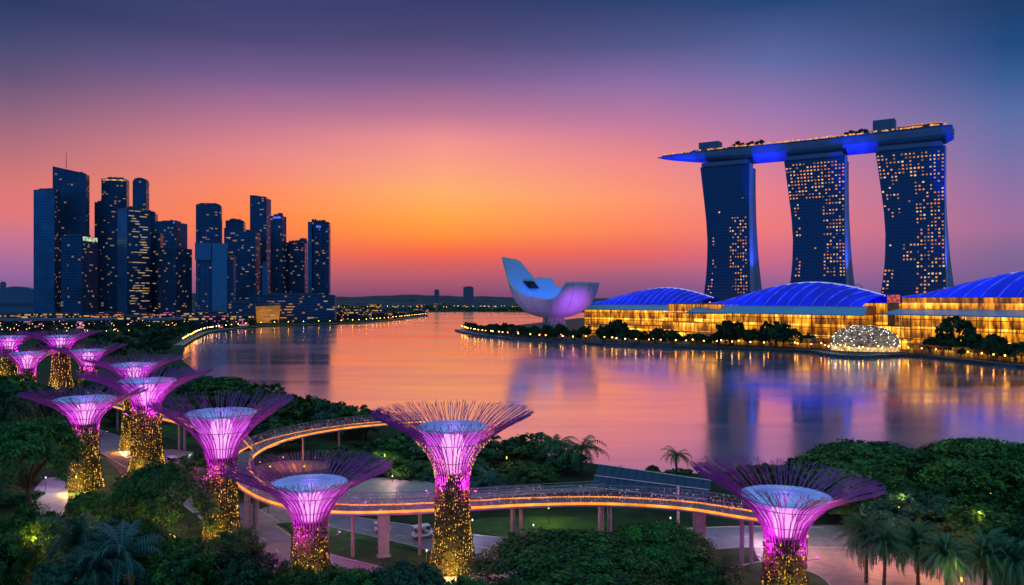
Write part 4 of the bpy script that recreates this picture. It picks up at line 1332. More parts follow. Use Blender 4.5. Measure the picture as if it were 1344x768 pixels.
TOP = 197
hotel_tower(919, 979, 938, 'hotel tower under the bow end, darkest with few lit rooms', 58, TOP, 22,
            [(.55, .95, .30, .60, .62), (.62, .95, .6, .82, .55), (.70, .98, .82, 1, .8), (.10, .2, .38, .64, .6), (.04, .2, .66, 1, .35), (.0, .2, .2, .3, .15)], 3, .9)
hotel_tower(1029, 1100, 893, 'middle hotel tower with bright lit top floors', 64, TOP, 24,
            [(.0, 1, .02, .22, .85), (.08, .2, .24, .8, .62), (.6, .98, .22, .66, .62), (.6, .98, .72, 1, .6), (.05, .2, .8, 1, .25)], 4, .9)
hotel_tower(1149, 1226, 835, 'hotel tower nearest the right with lit rooms scattered over its whole front', 64, TOP, 40,
            [(.0, 1, .02, .16, .8), (.55, 1, .16, .6, .6), (.0, .3, .16, .36, .4), (.3, .9, .50, .58, .5), (.55, 1, .6, .84, .6), (.0, .2, .62, 1, .55), (.6, 1, .84, 1, .55), (.2, .5, .86, .98, .12)], 5, .9)

# the sky park: one long boat-shaped deck across the three towers
o0 = P(860, 980)                      # bow tip
LEN = 320
T = thing('sky_park', 'long boat-shaped blue-lit sky park deck lying across the three hotel towers', 'roof deck', o0, math.atan2(EU.y, EU.x))
ztop = 217
secs = []
nS = 44
for i in range(nS + 1):
    s_ = i / nS
    wd = 38 * min(1.0, max(.02, (s_ / .30)) ** .55) * (1 - .35 * max(0, (s_ - .93) / .07) ** 2)
    th = 16.5 * min(1.0, .18 + (s_ / .34) ** .7 * .82) * (1 - .25 * max(0, (s_ - .95) / .05) ** 2)
    bend = 10 * (1 - (2 * s_ - 1) ** 2)
    zz = ztop + 2.0 * (1 - s_) ** 6 * 0
    ring = []
    cy_ = 12 + bend - 4
    for k_ in range(13):      # underside from front edge to rear edge, then the flat top
        a = PI * k_ / 12
        ring.append((LEN * s_, cy_ - math.cos(a) * wd / 2, zz - 3.2 * (th / 16.5) - (th - 3.2) * math.sin(a) ** .75))
    ring += [(LEN * s_, cy_ + wd / 2, zz), (LEN * s_, cy_ - wd / 2, zz)]
    secs.append(ring)
mb = MB(); mb.loft(secs); mb.build('hull', hull_m, T, False)
# rim parapet
mb = MB()
for ix in (13, 14):
    mb.tube([Vector(q[ix]) + Vector((0, 0, .5)) for q in secs[1:]], .7, 5)
mb.build('parapet', M('parapet_panel', (.06, .08, .13), .5), T)


def on_deck(s_, off):
    i = min(nS - 1, int(s_ * nS)); q = Vector(secs[i][14]).lerp(Vector(secs[i + 1][14]), s_ * nS - i)
    return q + Vector((0, off, 0))


# deck lights along the front rim and a pavilion block on each end
mb = MB(); r = random.Random(2)
for i in range(230):
    s_ = r.uniform(.03, .985)
    q = on_deck(s_, r.uniform(.2, 1.6)); mb.box((q.x, q.y, ztop + r.uniform(1.5, 2.8)), (r.uniform(.8, 2.6), .5, r.uniform(.8, 1.5)))
mb.build('deck_light', glow('deck_lamp', (1, .40, .08), 1.3, noise=.4, lo=.3, sample=False), T)['kind'] = 'stuff'
bm_ = M('pavilion_panel', (.10, .15, .26), .45, .2, noise=(.1, .2))
for s_, w_, h_ in ((.205, 24, 9), (.80, 21, 12)):
    q = on_deck(s_, 12)
    mb = MB(); mb.box((q.x, q.y, ztop + h_ / 2 + 3), (w_, 14, h_)); mb.box((q.x, q.y - 2, ztop + 1.5), (w_ * 1.6, 18, 3))
    mb.build('roof_pavilion', bm_, T)
for s0, s1, h_ in ((.10, .34, 3.4), (.60, .70, 3.0), (.84, .97, 5.0), (.44, .58, 2.0)):
    rings = [[tuple(on_deck(s_, 5) + Vector((0, 0, .2))), tuple(on_deck(s_, 16) + Vector((0, 0, .2))), tuple(on_deck(s_, 15) + Vector((0, 0, h_))), tuple(on_deck(s_, 6) + Vector((0, 0, h_)))] for s_ in np.linspace(s0, s1, 9)]
    mb = MB(); mb.loft(rings); mb.build('deck_building', dark_m, T)
mb = MB(); qs = [on_deck(s_, 6) + Vector((0, 0, 5.3)) for s_ in np.linspace(.865, .965, 9)]
for q in qs:
    mb.box((q.x, q.y, q.z), (2.6, 1.0, .9))
mb.build('terrace_light', glow('terrace_lamp', (1, .22, .06), 1.2, noise=.3, lo=.3, sample=False), T)
rz = math.atan2(EU.y, EU.x); ROT = Matrix.Rotation(rz, 4, 'Z')
MIDT = CROWN['mid']


def small_tree(loc, w, h, label, group, v=0, name='tree', low=.18):
    T_ = thing(name, label, 'tree', loc, random.uniform(0, 6.28), group)
    put('trunk', TRUNK['mid'], T_, scale=(w * .9, w * .9, h))
    put('crown', FARC[v % len(FARC)], T_, (0, 0, h * low), random.uniform(0, 6), (w, w, h * (1 - low)))
    return T_


FARC = [crown_mesh('round', 90, 16, .11, far_leaf), crown_mesh('umbrella', 80, 14, .11, far_leaf), crown_mesh('round', 60, 14, .13, far_leaf)]
for s0, s1, n_, nm in ((.30, .40, 7, 'tree growing on the sky park near the bow end pavilion'), (.685, .745, 6, 'tree growing on the sky park beside the tall end pavilion')):
    for i in range(n_):
        q = on_deck(s0 + (s1 - s0) * i / (n_ - 1), random.uniform(4, 9)); q.z = ztop
        small_tree(o0 + ROT @ q, random.uniform(2.4, 3.8), random.uniform(6, 9.5), nm, nm.replace('tree growing', 'trees'), i)

# blue floodlights: at the towers' feet along their right side walls, and aimed up at the hull from the halls' roofs
BL = (0.012, 0.03, 1.0)
for pxl, d in ((919, 938), (1029, 893), (1149, 835)):
    base = P(pxl, d)
    q = base + ROT @ Vector((66 + 20, -8, 62))
    lamp_light('SPOT', q, 2.4e5, (0.03, 0.08, 1.0), None, 1.0, base + ROT @ Vector((64, 16, 115)), 70, .6, 'floodlight')
for s_ in (.05, .10, .145, .395, .43, .69, .725, .985):
    q = o0 + ROT @ Vector((LEN * s_, -66, 62))
    lamp_light('SPOT', q, 1.5e6, BL, None, 1.5, o0 + ROT @ Vector((LEN * s_, 6, ztop - 9)), 17, .7, 'floodlight')

# halls with curved blue glass roofs
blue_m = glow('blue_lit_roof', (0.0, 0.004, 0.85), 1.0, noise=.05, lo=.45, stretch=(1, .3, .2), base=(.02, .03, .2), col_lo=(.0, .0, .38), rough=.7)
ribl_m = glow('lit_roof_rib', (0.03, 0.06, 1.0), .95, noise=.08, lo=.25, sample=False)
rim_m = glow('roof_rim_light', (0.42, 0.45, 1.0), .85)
eave_m = M('eave_floodlight_tint', (0.22, 0.46, 0.72), .45, .1, noise=(.1, .1))  # raised blue base holds the floodlight falling on the eave
amb = glow('amber_lit_glass', (1.0, 0.36, 0.012), 1.25, noise=.22, stretch=(1, 1, .35), lo=.12, p0=.40, p1=.66, col_lo=(.14, .035, .003))
amb2 = glow('amber_lit_hall', (1.0, 0.42, 0.015), 1.3, noise=.14, stretch=(1, 1, 1.2), lo=.12, p0=.38, p1=.64, col_lo=(.2, .055, .004))


def lit_hall_glass(name, seed, bay, floor, k):
    """glazed storeys lit from inside: each bay has its own brightness, the ceiling lamps make the top of each storey brighter"""
    m = M(name, (.05, .04, .03), .35); t = m.node_tree; b = t.nodes['Principled BSDF']
    tc = t.nodes.new('ShaderNodeTexCoord'); sx = t.nodes.new('ShaderNodeSeparateXYZ'); t.links.new(tc.outputs['Object'], sx.inputs[0])

    def mt(op, a, b_=None, c_=None):
        n = t.nodes.new('ShaderNodeMath'); n.operation = op
        for i, v in enumerate((a, b_, c_)):
            if v is None: continue
            if isinstance(v, (int, float)): n.inputs[i].default_value = v
            else: t.links.new(v, n.inputs[i])
        return n.outputs[0]
    u = mt('FLOOR', mt('MULTIPLY', sx.outputs[0], 1 / bay)); zz = mt('MULTIPLY', sx.outputs[2], 1 / floor); v = mt('FLOOR', zz)
    cv = t.nodes.new('ShaderNodeCombineXYZ'); t.links.new(u, cv.inputs[0]); t.links.new(v, cv.inputs[1]); cv.inputs[2].default_value = seed
    wn = t.nodes.new('ShaderNodeTexWhiteNoise'); t.links.new(cv.outputs[0], wn.inputs['Vector'])
    mp = t.nodes.new('ShaderNodeMapping'); mp.inputs['Scale'].default_value = (.9, .9, .25); t.links.new(tc.outputs['Object'], mp.inputs[0])
    nz = t.nodes.new('ShaderNodeTexNoise'); nz.inputs['Scale'].default_value = .35; nz.inputs['Detail'].default_value = 5; t.links.new(mp.outputs[0], nz.inputs['Vector'])
    n2 = t.nodes.new('ShaderNodeTexNoise'); n2.inputs['Scale'].default_value = .03; n2.inputs['Detail'].default_value = 2; t.links.new(tc.outputs['Object'], n2.inputs['Vector'])
    fr = mt('FRACT', zz)
    val = mt('MULTIPLY_ADD', wn.outputs['Value'], .75, .35)
    val = mt('MULTIPLY', val, mt('MULTIPLY_ADD', mt('POWER', fr, 2.5), .9, .45))
    val = mt('MULTIPLY', val, mt('MAXIMUM', mt('MULTIPLY_ADD', nz.outputs['Fac'], 3.0, -.75), .05))
    val = mt('MULTIPLY', val, mt('MULTIPLY_ADD', n2.outputs['Fac'], 2.2, -.15))
    val = mt('MAXIMUM', val, 0.03)
    r = t.nodes.new('ShaderNodeValToRGB'); t.links.new(val, r.inputs[0])
    for p_, c_ in ((0, (.30, .07, .004)), (.35, (1, .32, .012)), (.8, (1, .43, .02)), (1.0, (1, .56, .07))):
        e = r.color_ramp.elements[0 if p_ == 0 else -1] if p_ in (0, 1.0) else r.color_ramp.elements.new(p_)
        e.color = (*c_, 1)
    t.links.new(r.outputs[0], b.inputs['Emission Color']); t.links.new(mt('MULTIPLY', val, k), b.inputs['Emission Strength'])
    return m


amb = lit_hall_glass('amber_lit_glass', 3.0, 7.0, 10.0, 2.3)
amb_low = lit_hall_glass('dim_arcade_glass', 5.0, 5.0, 4.5, .55)
amb2 = lit_hall_glass('amber_lit_hall', 8.0, 8.0, 7.5, 2.5)
bronze = M('bronze_panel', (0.30, 0.16, 0.06), .5, .2, noise=(.3, .3))


def curved_hall(pA, dA, pB, dB, eave, ridge, peak, e0, e1, dep, label, nr, slab, upper, seed):
    A, B_ = P(pA, dA), P(pB, dB)
    u = B_ - A; ln = u.length
    T = thing('convention_hall', label, 'hall', A, math.atan2(u.y, u.x), 'halls with curved blue roofs')
    n = 32

    def rz_(s_):   # the ridge: an arch between the two end heights
        return e0 + (e1 - e0) * s_ + (ridge - (e0 + (e1 - e0) * peak)) * (math.sin(PI * min(1, s_ / (2 * peak))) if s_ < peak else math.sin(PI / 2 + PI / 2 * (s_ - peak) / (1 - peak)))

    def surf(s_, v, lift=0.0):
        y = dep * v
        z = eave + (max(rz_(s_), eave + .4) - eave) * math.sin(v * PI / 2) ** .8
        return (ln * s_, y - lift, z + lift)
    mb = MB(); rows = [[surf(i / n, v) for i in range(n + 1)] for v in np.linspace(0, 1, 9)]
    rows += [[(ln * i / n, dep * (1 + k_), eave + (max(rz_(i / n), eave + .4) - eave) * math.cos(k_ * PI / 2)) for i in range(n + 1)] for k_ in (.3, .6, .9)]
    mb.loft(rows, cap=False, closed=False); rf = mb.build('roof', blue_m, T, True)
    for k_ in range(nr):
        s_ = (k_ + .5) / nr
        mb = MB(); pts_ = []
        for v in np.linspace(0, .97, 8):
            ss = min(.995, max(.005, s_ + (v - .5) * .9 / nr))
            pts_.append(surf(ss, v, .25))
        mb.tube(pts_, [.5 + .5 * math.sin(PI * i / 7) for i in range(8)], 5); mb.build('rib', ribl_m, rf)
    mb = MB(); mb.tube([surf(i / n, 1.0, .3) for i in range(n + 1)], .85, 6); mb.build('roof_rim', rim_m, rf)
    # eave slab
    es0, es1 = slab
    mb = MB(); mb.loft([[(-4, 1, es0 - .2), (ln + 4, 1, es0 - .2), (ln + 8, -13, es1), (-10, -13, es1)], [(-4, 1, es0 - .9), (ln + 4, 1, es0 - .9), (ln + 8, -13, es1 - .9), (-10, -13, es1 - .9)]])
    mb.build('eave', eave_m, T)
    # glazed front, floor slabs and columns
    if upper:
        mb = MB(); mb.box((ln / 2, 6, (eave + upper) / 2 - .2), (ln, 9, eave - upper - .6)); mb.build('upper_glazing', amb, T)
    mb = MB(); mb.box((ln / 2, 8, (es1 - 1) / 2), (ln + 4, 14, es1 - 1)); mb.build('glazing', amb, T)
    for z in np.linspace(es1 * .30, es1 * .86, 3):
        mb = MB(); mb.box((ln / 2, 0.2, z), (ln + 7, 6, .5)); mb.build('floor_slab', bronze, T)
    ncol = int(ln / 9)
    for i in range(ncol + 1):
        mb = MB(); mb.tube([(ln * i / ncol, -1.2, 0), (ln * i / ncol, -1.2, es1 - .8)], .3, 6); mb.build('column', bronze, T)
    mb = MB(); mb.box((ln / 2, dep + 12, eave / 2), (ln, dep * 1.6, eave - .5)); mb.build('rear_hall', bronze, T)
    return T


curved_hall(768, 985, 914, 885, 36.5, 55.5, .56, 37, 44, 40, 'blue curved-roof hall right behind the white flower-shaped museum', 18, (36.5, 30.5), 0, 1)
curved_hall(921, 835, 1132, 705, 37, 59, .54, 38, 46, 44, 'middle blue curved-roof hall below the gap between two hotel towers', 14, (37, 29.5), 0, 2)
curved_hall(1183, 690, 1440, 560, 45, 67, .66, 46, 50, 46, 'blue curved-roof hall at the right edge with amber glass band under the roof', 11, (35, 30.5), 35, 3)


def amber_block(label, pA, dA, pB, dB, dep, h, tiers, seed, mat=None):
    A, B_ = P(pA, dA), P(pB, dB); u = B_ - A; ln = u.length
    T = thing('shopping_arcade', label, 'arcade', A, math.atan2(u.y, u.x), 'amber lit arcade buildings')
    for i in range(tiers):
        z0, z1 = h * i / tiers, h * (i + 1) / tiers
        bk = i * dep * .14
        mb = MB(); mb.box((ln / 2, dep / 2 + bk, (z0 + z1) / 2), (ln - i * 3, dep, z1 - z0 - .8)); mb.build('glazing', mat or (amb if i % 2 else amb2), T)
        mb = MB(); mb.box((ln / 2, dep / 2 + bk - 1.0, z1 - .4), (ln - i * 3 + 3, dep + 3, .6)); mb.build('roof_slab', bronze, T)
        for j in range(max(2, int(ln / 11))):
            mb = MB(); x = ln * (j + .5) / max(2, int(ln / 11)); mb.box((x, bk - .5, (z0 + z1) / 2), (.4, .4, z1 - z0 - .8)); mb.build('column', bronze, T)
    return T


amber_block('amber lit arcade between the museum and the middle blue hall', 862, 870, 936, 800, 30, 38, 4, 1)
amber_block('amber lit arcade behind the faceted glass pavilion', 1112, 735, 1192, 680, 30, 40, 4, 2)
amber_block('low amber waterfront arcade under the middle blue hall', 905, 792, 1085, 690, 12, 9, 1, 3, amb_low)
amber_block('low amber waterfront arcade under the right blue hall', 1192, 640, 1344, 545, 12, 8, 1, 4, amb_low)
amber_block('low amber arcade behind the trees by the museum', 770, 925, 900, 850, 14, 14, 2, 5)
amber_block('amber pavilion at the foot of the museum pedestal', 690, 960, 768, 905, 8, 7, 1, 6)
# pinkish lit wall beside the pavilion, made-up kiosk whose red glow stands for lit planting
T = thing('kiosk', 'small added kiosk with red glow at the foot of the right hotel tower', 'kiosk', P(1173, 705), -.5)
mb = MB(); mb.box((0, 0, 20), (9, 8, 40)); mb.build('wall', bronze, T)
mb = MB(); mb.box((0, 0, 43.5), (10, 8, 7)); mb.build('lit_storey', glow('red_planting_glow', (1, .12, .08), .8, noise=.6, lo=.1, col_lo=(.1, .03, .05)), T)

# faceted glass pavilion on the water's edge
T = thing('glass_pavilion', 'faceted crystal-like glass pavilion glowing white at the water edge', 'pavilion', P(1135, 662), -.45)
gl = glow('pavilion_glass', (0.62, 0.42, 0.24), .5, noise=.35, lo=.15, col_lo=(.08, .07, .09)); fr = M('pavilion_frame', (.06, .06, .09), .4, .5)
spk = glow('pavilion_sparkle', (1, .93, .85), 3.0, sample=False)
prof = [(25, 4), (26.5, 8.5), (23.5, 14), (17, 18.5), (8, 21)]
ns = 18
mb = MB(); rings = []
for k_, (q, z) in enumerate(prof):
    rings.append([(q * math.cos(2 * PI * (i + .5 * (k_ % 2)) / ns), .62 * q * math.sin(2 * PI * (i + .5 * (k_ % 2)) / ns), z) for i in range(ns)])
mb.loft(rings); gb = mb.build('glass_shell', gl, T)
mb = MB()
for k_ in range(len(rings)):
    for i in range(ns):
        mb.tube([rings[k_][i], rings[k_][(i + 1) % ns]], .22, 4)
        if k_ < len(rings) - 1:
            mb.tube([rings[k_][i], rings[k_ + 1][i]], .22, 4); mb.tube([rings[k_][(i + 1) % ns], rings[k_ + 1][i]] if k_ % 2 == 0 else [rings[k_][i], rings[k_ + 1][(i + 1) % ns]], .22, 4)
mb.build('frame', fr, gb)
mb = MB(); r = random.Random(8)
for _ in range(300):
    k_ = r.randrange(4); i = r.randrange(ns); a = Vector(rings[k_][i]); b2 = Vector(rings[k_ + 1][(i + r.choice([0, 1])) % ns]); q = a.lerp(b2, r.random())
    q = Vector((q.x * 1.01, q.y * 1.01, q.z)); mb.octa(q, r.uniform(.2, .5))
mb.build('light_garland', spk, gb)['kind'] = 'stuff'
mb = MB(); mb.prism([(31 * math.cos(2 * PI * i / 24), 19 * math.sin(2 * PI * i / 24)) for i in range(24)], -3, .8); mb.build('base', M('pavilion_base', (.12, .12, .15), .6), T)
mb = MB(); mb.prism([(26 * math.cos(2 * PI * i / 24), 16 * math.sin(2 * PI * i / 24)) for i in range(24)], .8, 4.2); mb.build('lit_storey', glow('warm_white_glass', (1, .62, .22), 1.3, noise=.5, lo=.25), T)

# the flower-shaped museum: a split bowl whose petals rise to different heights
dm = 950; mz = 20.6
ZT = [(0, 41), (45, 39), (75, 37), (86, 38), (90, 48), (108, 49.5), (112, 46), (116, 50), (126, 62), (133, 70), (142, 72), (166, 73), (172, 72), (177, 60), (183, 50), (192, 40), (205, 33), (222, 27), (245, 24), (262, 22), (270, 24), (277, 32), (281, 41.5), (320, 41.5), (360, 41)]
RP = [(-1, 8), (0, 15), (3, 25), (7, 34), (13, 41), (20, 46.5), (30, 51), (42, 54.5), (58, 59), (73, 63.5)]
T = thing('museum', 'white flower-shaped museum with a tall left petal, glowing blue inside', 'museum', P(727, dm), 0)
shell_m = M('white_shell', (0.60, 0.58, 0.62), .45, noise=(.12, .06))
na, nz_ = 120, 18


def bowl(inset):
    vs = []
    for i in range(na):
        a = 360 * i / na
        zt = interp(ZT, a) - inset * .2
        for j in range(nz_ + 1):
            v = (j / nz_) ** 1.3
            z = zt * v
            q = max(.5, interp(RP, z) - inset)
            q *= 1.0 if j else .55
            vs.append((q * math.cos(math.radians(a)), .82 * q * math.sin(math.radians(a)), mz + z + inset * (1 - v) * .8))
    return vs


vo, vi = bowl(0), bowl(3.2)
w_ = nz_ + 1
fs = []
for i in range(na):
    j2 = (i + 1) % na
    for j in range(nz_):
        fs.append((i * w_ + j, j2 * w_ + j, j2 * w_ + j + 1, i * w_ + j + 1))
off = len(vo)
fi = [tuple(off + k_ for k_ in f[::-1]) for f in fs]
rim = [(i * w_ + nz_, ((i + 1) % na) * w_ + nz_, off + ((i + 1) % na) * w_ + nz_, off + i * w_ + nz_) for i in range(na)]
bot = [tuple(i * w_ for i in range(na))[::-1]] + [tuple(off + i * w_ for i in range(na))]
mb = MB(); mb.add(vo + vi, fs + fi + rim + bot); mb.build('shell', shell_m, T, True)
me = T.children[0].data
me.polygons.foreach_set('use_smooth', [len(p.vertices) == 4 and k_ < len(fs) * 2 for k_, p in enumerate(me.polygons)])
# dark skylight in the inner wall of the rear petal
mb = MB(); q0 = []
for a_, z_ in ((136, 44), (127, 35), (110, 35), (118, 44)):
    q = interp(RP, z_) - 4.2; q0.append((q * math.cos(math.radians(a_)), .82 * q * math.sin(math.radians(a_)), mz + z_))
q1 = [(x * .965, y * .965, z) for x, y, z in q0]
mb.loft([q1, q0]); mb.build('skylight', M('skylight_glass', (.01, .012, .02), .2), T)
# petal seams on the front right
for a_ in (292, 318, 345, 262, 235, 210):
    mb = MB(); mb.tube([((interp(RP, z) + .05) * math.cos(math.radians(a_)), .82 * (interp(RP, z) + .05) * math.sin(math.radians(a_)), mz + z) for z in np.linspace(6, min(41, interp(ZT, a_) - .5), 9)], .3, 4); mb.build('petal_seam', M('seam_grey', (.3, .3, .34), .6), T)
mb = MB()
for i in range(16):
    a_ = 2 * PI * i / 16
    mb.tube([(16 * math.cos(a_), 13 * math.sin(a_), 0), (12 * math.cos(a_ + .25), 10 * math.sin(a_ + .25), mz + 1)], .7, 6)
mb.build('pedestal', M('pedestal_white', (.6, .58, .55), .5), T)
mb = MB(); mb.prism([(11 * math.cos(2 * PI * i / 20), 9 * math.sin(2 * PI * i / 20)) for i in range(20)], 0, mz); mb.build('core', M('pedestal_core', (.5, .46, .4), .6, noise=(.3, .3)), T)
lamp_light('POINT', (-14, 2, mz + 15), 4.2e4, (.0, .11, 1.0), T, 3)
lamp_light('POINT', (12, 6, mz + 14), 1.8e4, (.0, .11, 1.0), T, 3)
lamp_light('SPOT', P(727, dm) + Vector((52, -110, 4)), 4.5e5, (.46, .10, 1.0), None, 2, P(727, dm) + Vector((22, -30, mz + 14)), 36, 1.0, 'floodlight')
lamp_light('SPOT', P(727, dm) + Vector((-75, -110, 4)), 1.2e5, (.55, .32, .95), None, 2, P(727, dm) + Vector((-25, -15, mz + 18)), 45, .9, 'floodlight')

# observation wheel, far behind
T = thing('observation_wheel', 'tiny observation wheel beyond the middle blue hall', 'ferris wheel', P(1125, 1500), .4)
mb = MB(); R_ = 17; hc = 52
mb.tube([(R_ * math.cos(2 * PI * i / 36), 0, hc + R_ * math.sin(2 * PI * i / 36)) for i in range(37)], 1.0, 5); mb.build('rim', M('wheel_steel', (.1, .2, .4), .5, emit=(.03, .1, .3), es=.5), T)
mb = MB()
for i in range(12):
    a_ = 2 * PI * i / 12; mb.tube([(0, 0, hc), (R_ * math.cos(a_), 0, hc + R_ * math.sin(a_))], .3, 4)
mb.build('spoke', dark_m, T)
for s_ in (-1, 1):
    mb = MB(); mb.tube([(s_ * 12, s_ * 6, 0), (0, 0, hc)], .9, 5); mb.build('leg', dark_m, T)

# trees, lamps and people-scale lights of the promontory
SH = [Vector((*G(*p), 0)) for p in prom_shore]
shp = offset_path(smooth_path(SH, 6), 1)
cnt = 0
inl = lambda k_, off: offset_path(shp, off)[k_]
R5 = random.Random(21)
rows_ = {o_: offset_path(shp, o_) for o_ in (14, 20, 28, 38, 50, 64)}
SPEC = [(598, 650, .75, 9, (14, 20)), (640, 735, .9, 10, (14, 20, 28, 38)), (720, 800, .55, 13, (20, 28, 38)), (770, 812, .9, 22, (28, 38)), (800, 960, .7, 13, (20, 28, 38)), (940, 1030, .85, 15, (28, 38, 50)), (860, 945, .5, 13, (28, 38)), (1030, 1075, .7, 17, (28, 38)), (960, 1025, .9, 22, (28, 38)),
        (1215, 1344, .8, 13, (14, 20, 28)), (1240, 1320, .95, 23, (28, 38)), (1200, 1240, .8, 14, (28, 38))]
for (x0, x1, dn, hh, offs) in SPEC:
    for o_ in offs:
        pth = rows_[o_]
        last = None
        for v in pth:
            px = CX + v.x * F / v.y
            if not (x0 <= px <= x1):
                continue
            if last is not None and (v - last).length < hh * .75:
                continue
            last = v
            if R5.random() > dn:
                continue
            h_ = hh * R5.uniform(.65, 1.25); cnt += 1
            small_tree(v + Vector((R5.uniform(-3, 3), R5.uniform(-3, 3), 0)), h_ * R5.uniform(.42, .6), h_, 'small dark tree in front of the amber lights on the far quay', 'trees on the resort quay', R5.randrange(3))
mb = MB(); mb.tube([(0, 0, 0), (0, 0, 5.2)], [.14, .1], 5); qp = mb.mesh('pole', dark_m)
qh = {}
for nm, cc, e_ in (('amber', (1, .40, .04), 20), ('pale', (1, .65, .35), 14), ('red', (1, .25, .10), 12)):
    mb = MB(); mb.octa((0, 0, 5.6), .62); qh[nm] = mb.mesh('lamp_head', glow('quay_lamp_' + nm, cc, e_))
    mb = MB(); mb.octa((0, 0, 5.5), .34); qh['far_' + nm] = mb.mesh('lamp_head', glow('street_lamp_' + nm, cc, e_ * .4, sample=False))


def quay_lamp(loc, label, group, kind):
    T_ = thing('street_lamp', label, 'lamp', loc, 0, group)
    put('pole', qp, T_); put('lamp_head', qh[kind], T_)


pth = offset_path(shp, 6)
acc = 0
for a_, b_ in zip(pth[:-1], pth[1:]):
    acc += (b_ - a_).length
    px = CX + b_.x * F / b_.y
    if acc > 11 and 595 < px < 1350:
        acc = 0
        if R5.random() < .85:
            quay_lamp(b_ + Vector((R5.uniform(-2, 2), R5.uniform(-2, 2), 0)), 'quay lamp on the resort promenade', 'lamps along the resort quay', R5.choice(['amber', 'amber', 'pale', 'red']))
pth = offset_path(shp, 24)
acc = 0
for a_, b_ in zip(pth[:-1], pth[1:]):
    acc += (b_ - a_).length
    px = CX + b_.x * F / b_.y
    if acc > 13 and 640 < px < 1350:
        acc = 0
        quay_lamp(b_ + Vector((R5.uniform(-5, 5), R5.uniform(-6, 6), 0)), 'lamp among the trees behind the resort promenade', 'lamps among the resort trees', R5.choice(['amber', 'amber', 'pale']))
# ================================================================== DOWNTOWN TOWERS (left bank)


def tower_mat(name, dark, pale, fl, vert=0, lit=0.0, litcol=(1, .55, .2)):
    """curtain wall: floors FL metres apart as glass and spandrel bands, optional vertical bays, a few dim rooms lit"""
    m = bpy.data.materials.new(name); m.use_nodes = True
    t = m.node_tree; b = t.nodes['Principled BSDF']
    b.inputs['Roughness'].default_value = .32; b.inputs['Metallic'].default_value = .3
    tc = t.nodes.new('ShaderNodeTexCoord'); sx = t.nodes.new('ShaderNodeSeparateXYZ'); t.links.new(tc.outputs['UV'], sx.inputs[0])

    def mt(op, a, b_=None):
        n = t.nodes.new('ShaderNodeMath'); n.operation = op
        for i, v in enumerate((a, b_)):
            if v is None: continue
            if isinstance(v, (int, float)): n.inputs[i].default_value = v
            else: t.links.new(v, n.inputs[i])
        return n.outputs[0]
    v = mt('MULTIPLY', sx.outputs[1], 1 / fl)
    band = mt('GREATER_THAN', mt('FRACT', v), .58)
    u = mt('MULTIPLY', sx.outputs[0], 1 / 4.5)
    if vert:
        band = mt('MAXIMUM', band, mt('LESS_THAN', mt('FRACT', mt('MULTIPLY', sx.outputs[0], 1 / vert)), .35))
    mx = t.nodes.new('ShaderNodeMix'); mx.data_type = 'RGBA'; t.links.new(band, mx.inputs[0])
    mx.inputs[6].default_value = (*dark, 1); mx.inputs[7].default_value = (*pale, 1)
    nz = t.nodes.new('ShaderNodeTexNoise'); nz.inputs['Scale'].default_value = .03; t.links.new(tc.outputs['UV'], nz.inputs['Vector'])
    mm = t.nodes.new('ShaderNodeMix'); mm.data_type = 'RGBA'; mm.blend_type = 'MULTIPLY'; mm.inputs[0].default_value = 1
    rr = t.nodes.new('ShaderNodeValToRGB'); rr.color_ramp.elements[0].position = .3; rr.color_ramp.elements[1].position = .7
    rr.color_ramp.elements[0].color = (.6, .6, .6, 1); t.links.new(nz.outputs['Fac'], rr.inputs[0])
    t.links.new(mx.outputs[2], mm.inputs[6]); t.links.new(rr.outputs[0], mm.inputs[7]); t.links.new(mm.outputs[2], b.inputs['Base Color'])
    if lit > 0:
        cv = t.nodes.new('ShaderNodeCombineXYZ'); t.links.new(mt('FLOOR', u), cv.inputs[0]); t.links.new(mt('FLOOR', v), cv.inputs[1])
        wn = t.nodes.new('ShaderNodeTexWhiteNoise'); wn.noise_dimensions = '2D'; t.links.new(cv.outputs[0], wn.inputs['Vector'])
        n2 = t.nodes.new('ShaderNodeTexNoise'); n2.inputs['Scale'].default_value = .045; t.links.new(tc.outputs['UV'], n2.inputs['Vector'])
        on = mt('MULTIPLY', mt('LESS_THAN', wn.outputs['Value'], mt('MULTIPLY', mt('GREATER_THAN', n2.outputs['Fac'], .45), lit)), mt('SUBTRACT', 1.0, band))
        b.inputs['Emission Color'].default_value = (*litcol, 1)
        t.links.new(mt('MULTIPLY', on, .22 if lit < .3 else .6), b.inputs['Emission Strength'])
        m.cycles.emission_sampling = 'NONE'
    return m


tm_a = tower_mat('curtain_wall_blue', (0.02, 0.07, 0.17), (0.05, 0.13, 0.25), 5.5, 0, .03)
tm_b = tower_mat('curtain_wall_dark', (0.018, 0.055, 0.13), (0.03, 0.08, 0.17), 5.0, 0, .07)
tm_c = tower_mat('curtain_wall_mid', (0.02, 0.07, 0.17), (0.045, 0.12, 0.24), 5.0, 0, .07)
tm_p = tower_mat('pale_cladding', (0.045, 0.16, 0.34), (0.075, 0.21, 0.40), 6, 0, 0)
tm_v = tower_mat('louvred_wall', (0.02, 0.06, 0.15), (0.09, 0.20, 0.36), 4.5, 9, .05)
tm_s = tower_mat('bay_wall', (0.012, 0.04, 0.11), (0.03, 0.08, 0.17), 6, 12, .12)
roofp_m = M('roof_plant', (.05, .08, .14), .6)
crown_blue = glow('crown_light_blue', (.10, .16, 1.0), 1.4, noise=.1, lo=.3)
crown_white = glow('crown_light_white', (.75, 1.0, .55), 1.0, noise=.2, lo=.1)
crown_gold = glow('crown_light_gold', (1.0, .55, .15), 1.2, noise=.15, lo=.1)
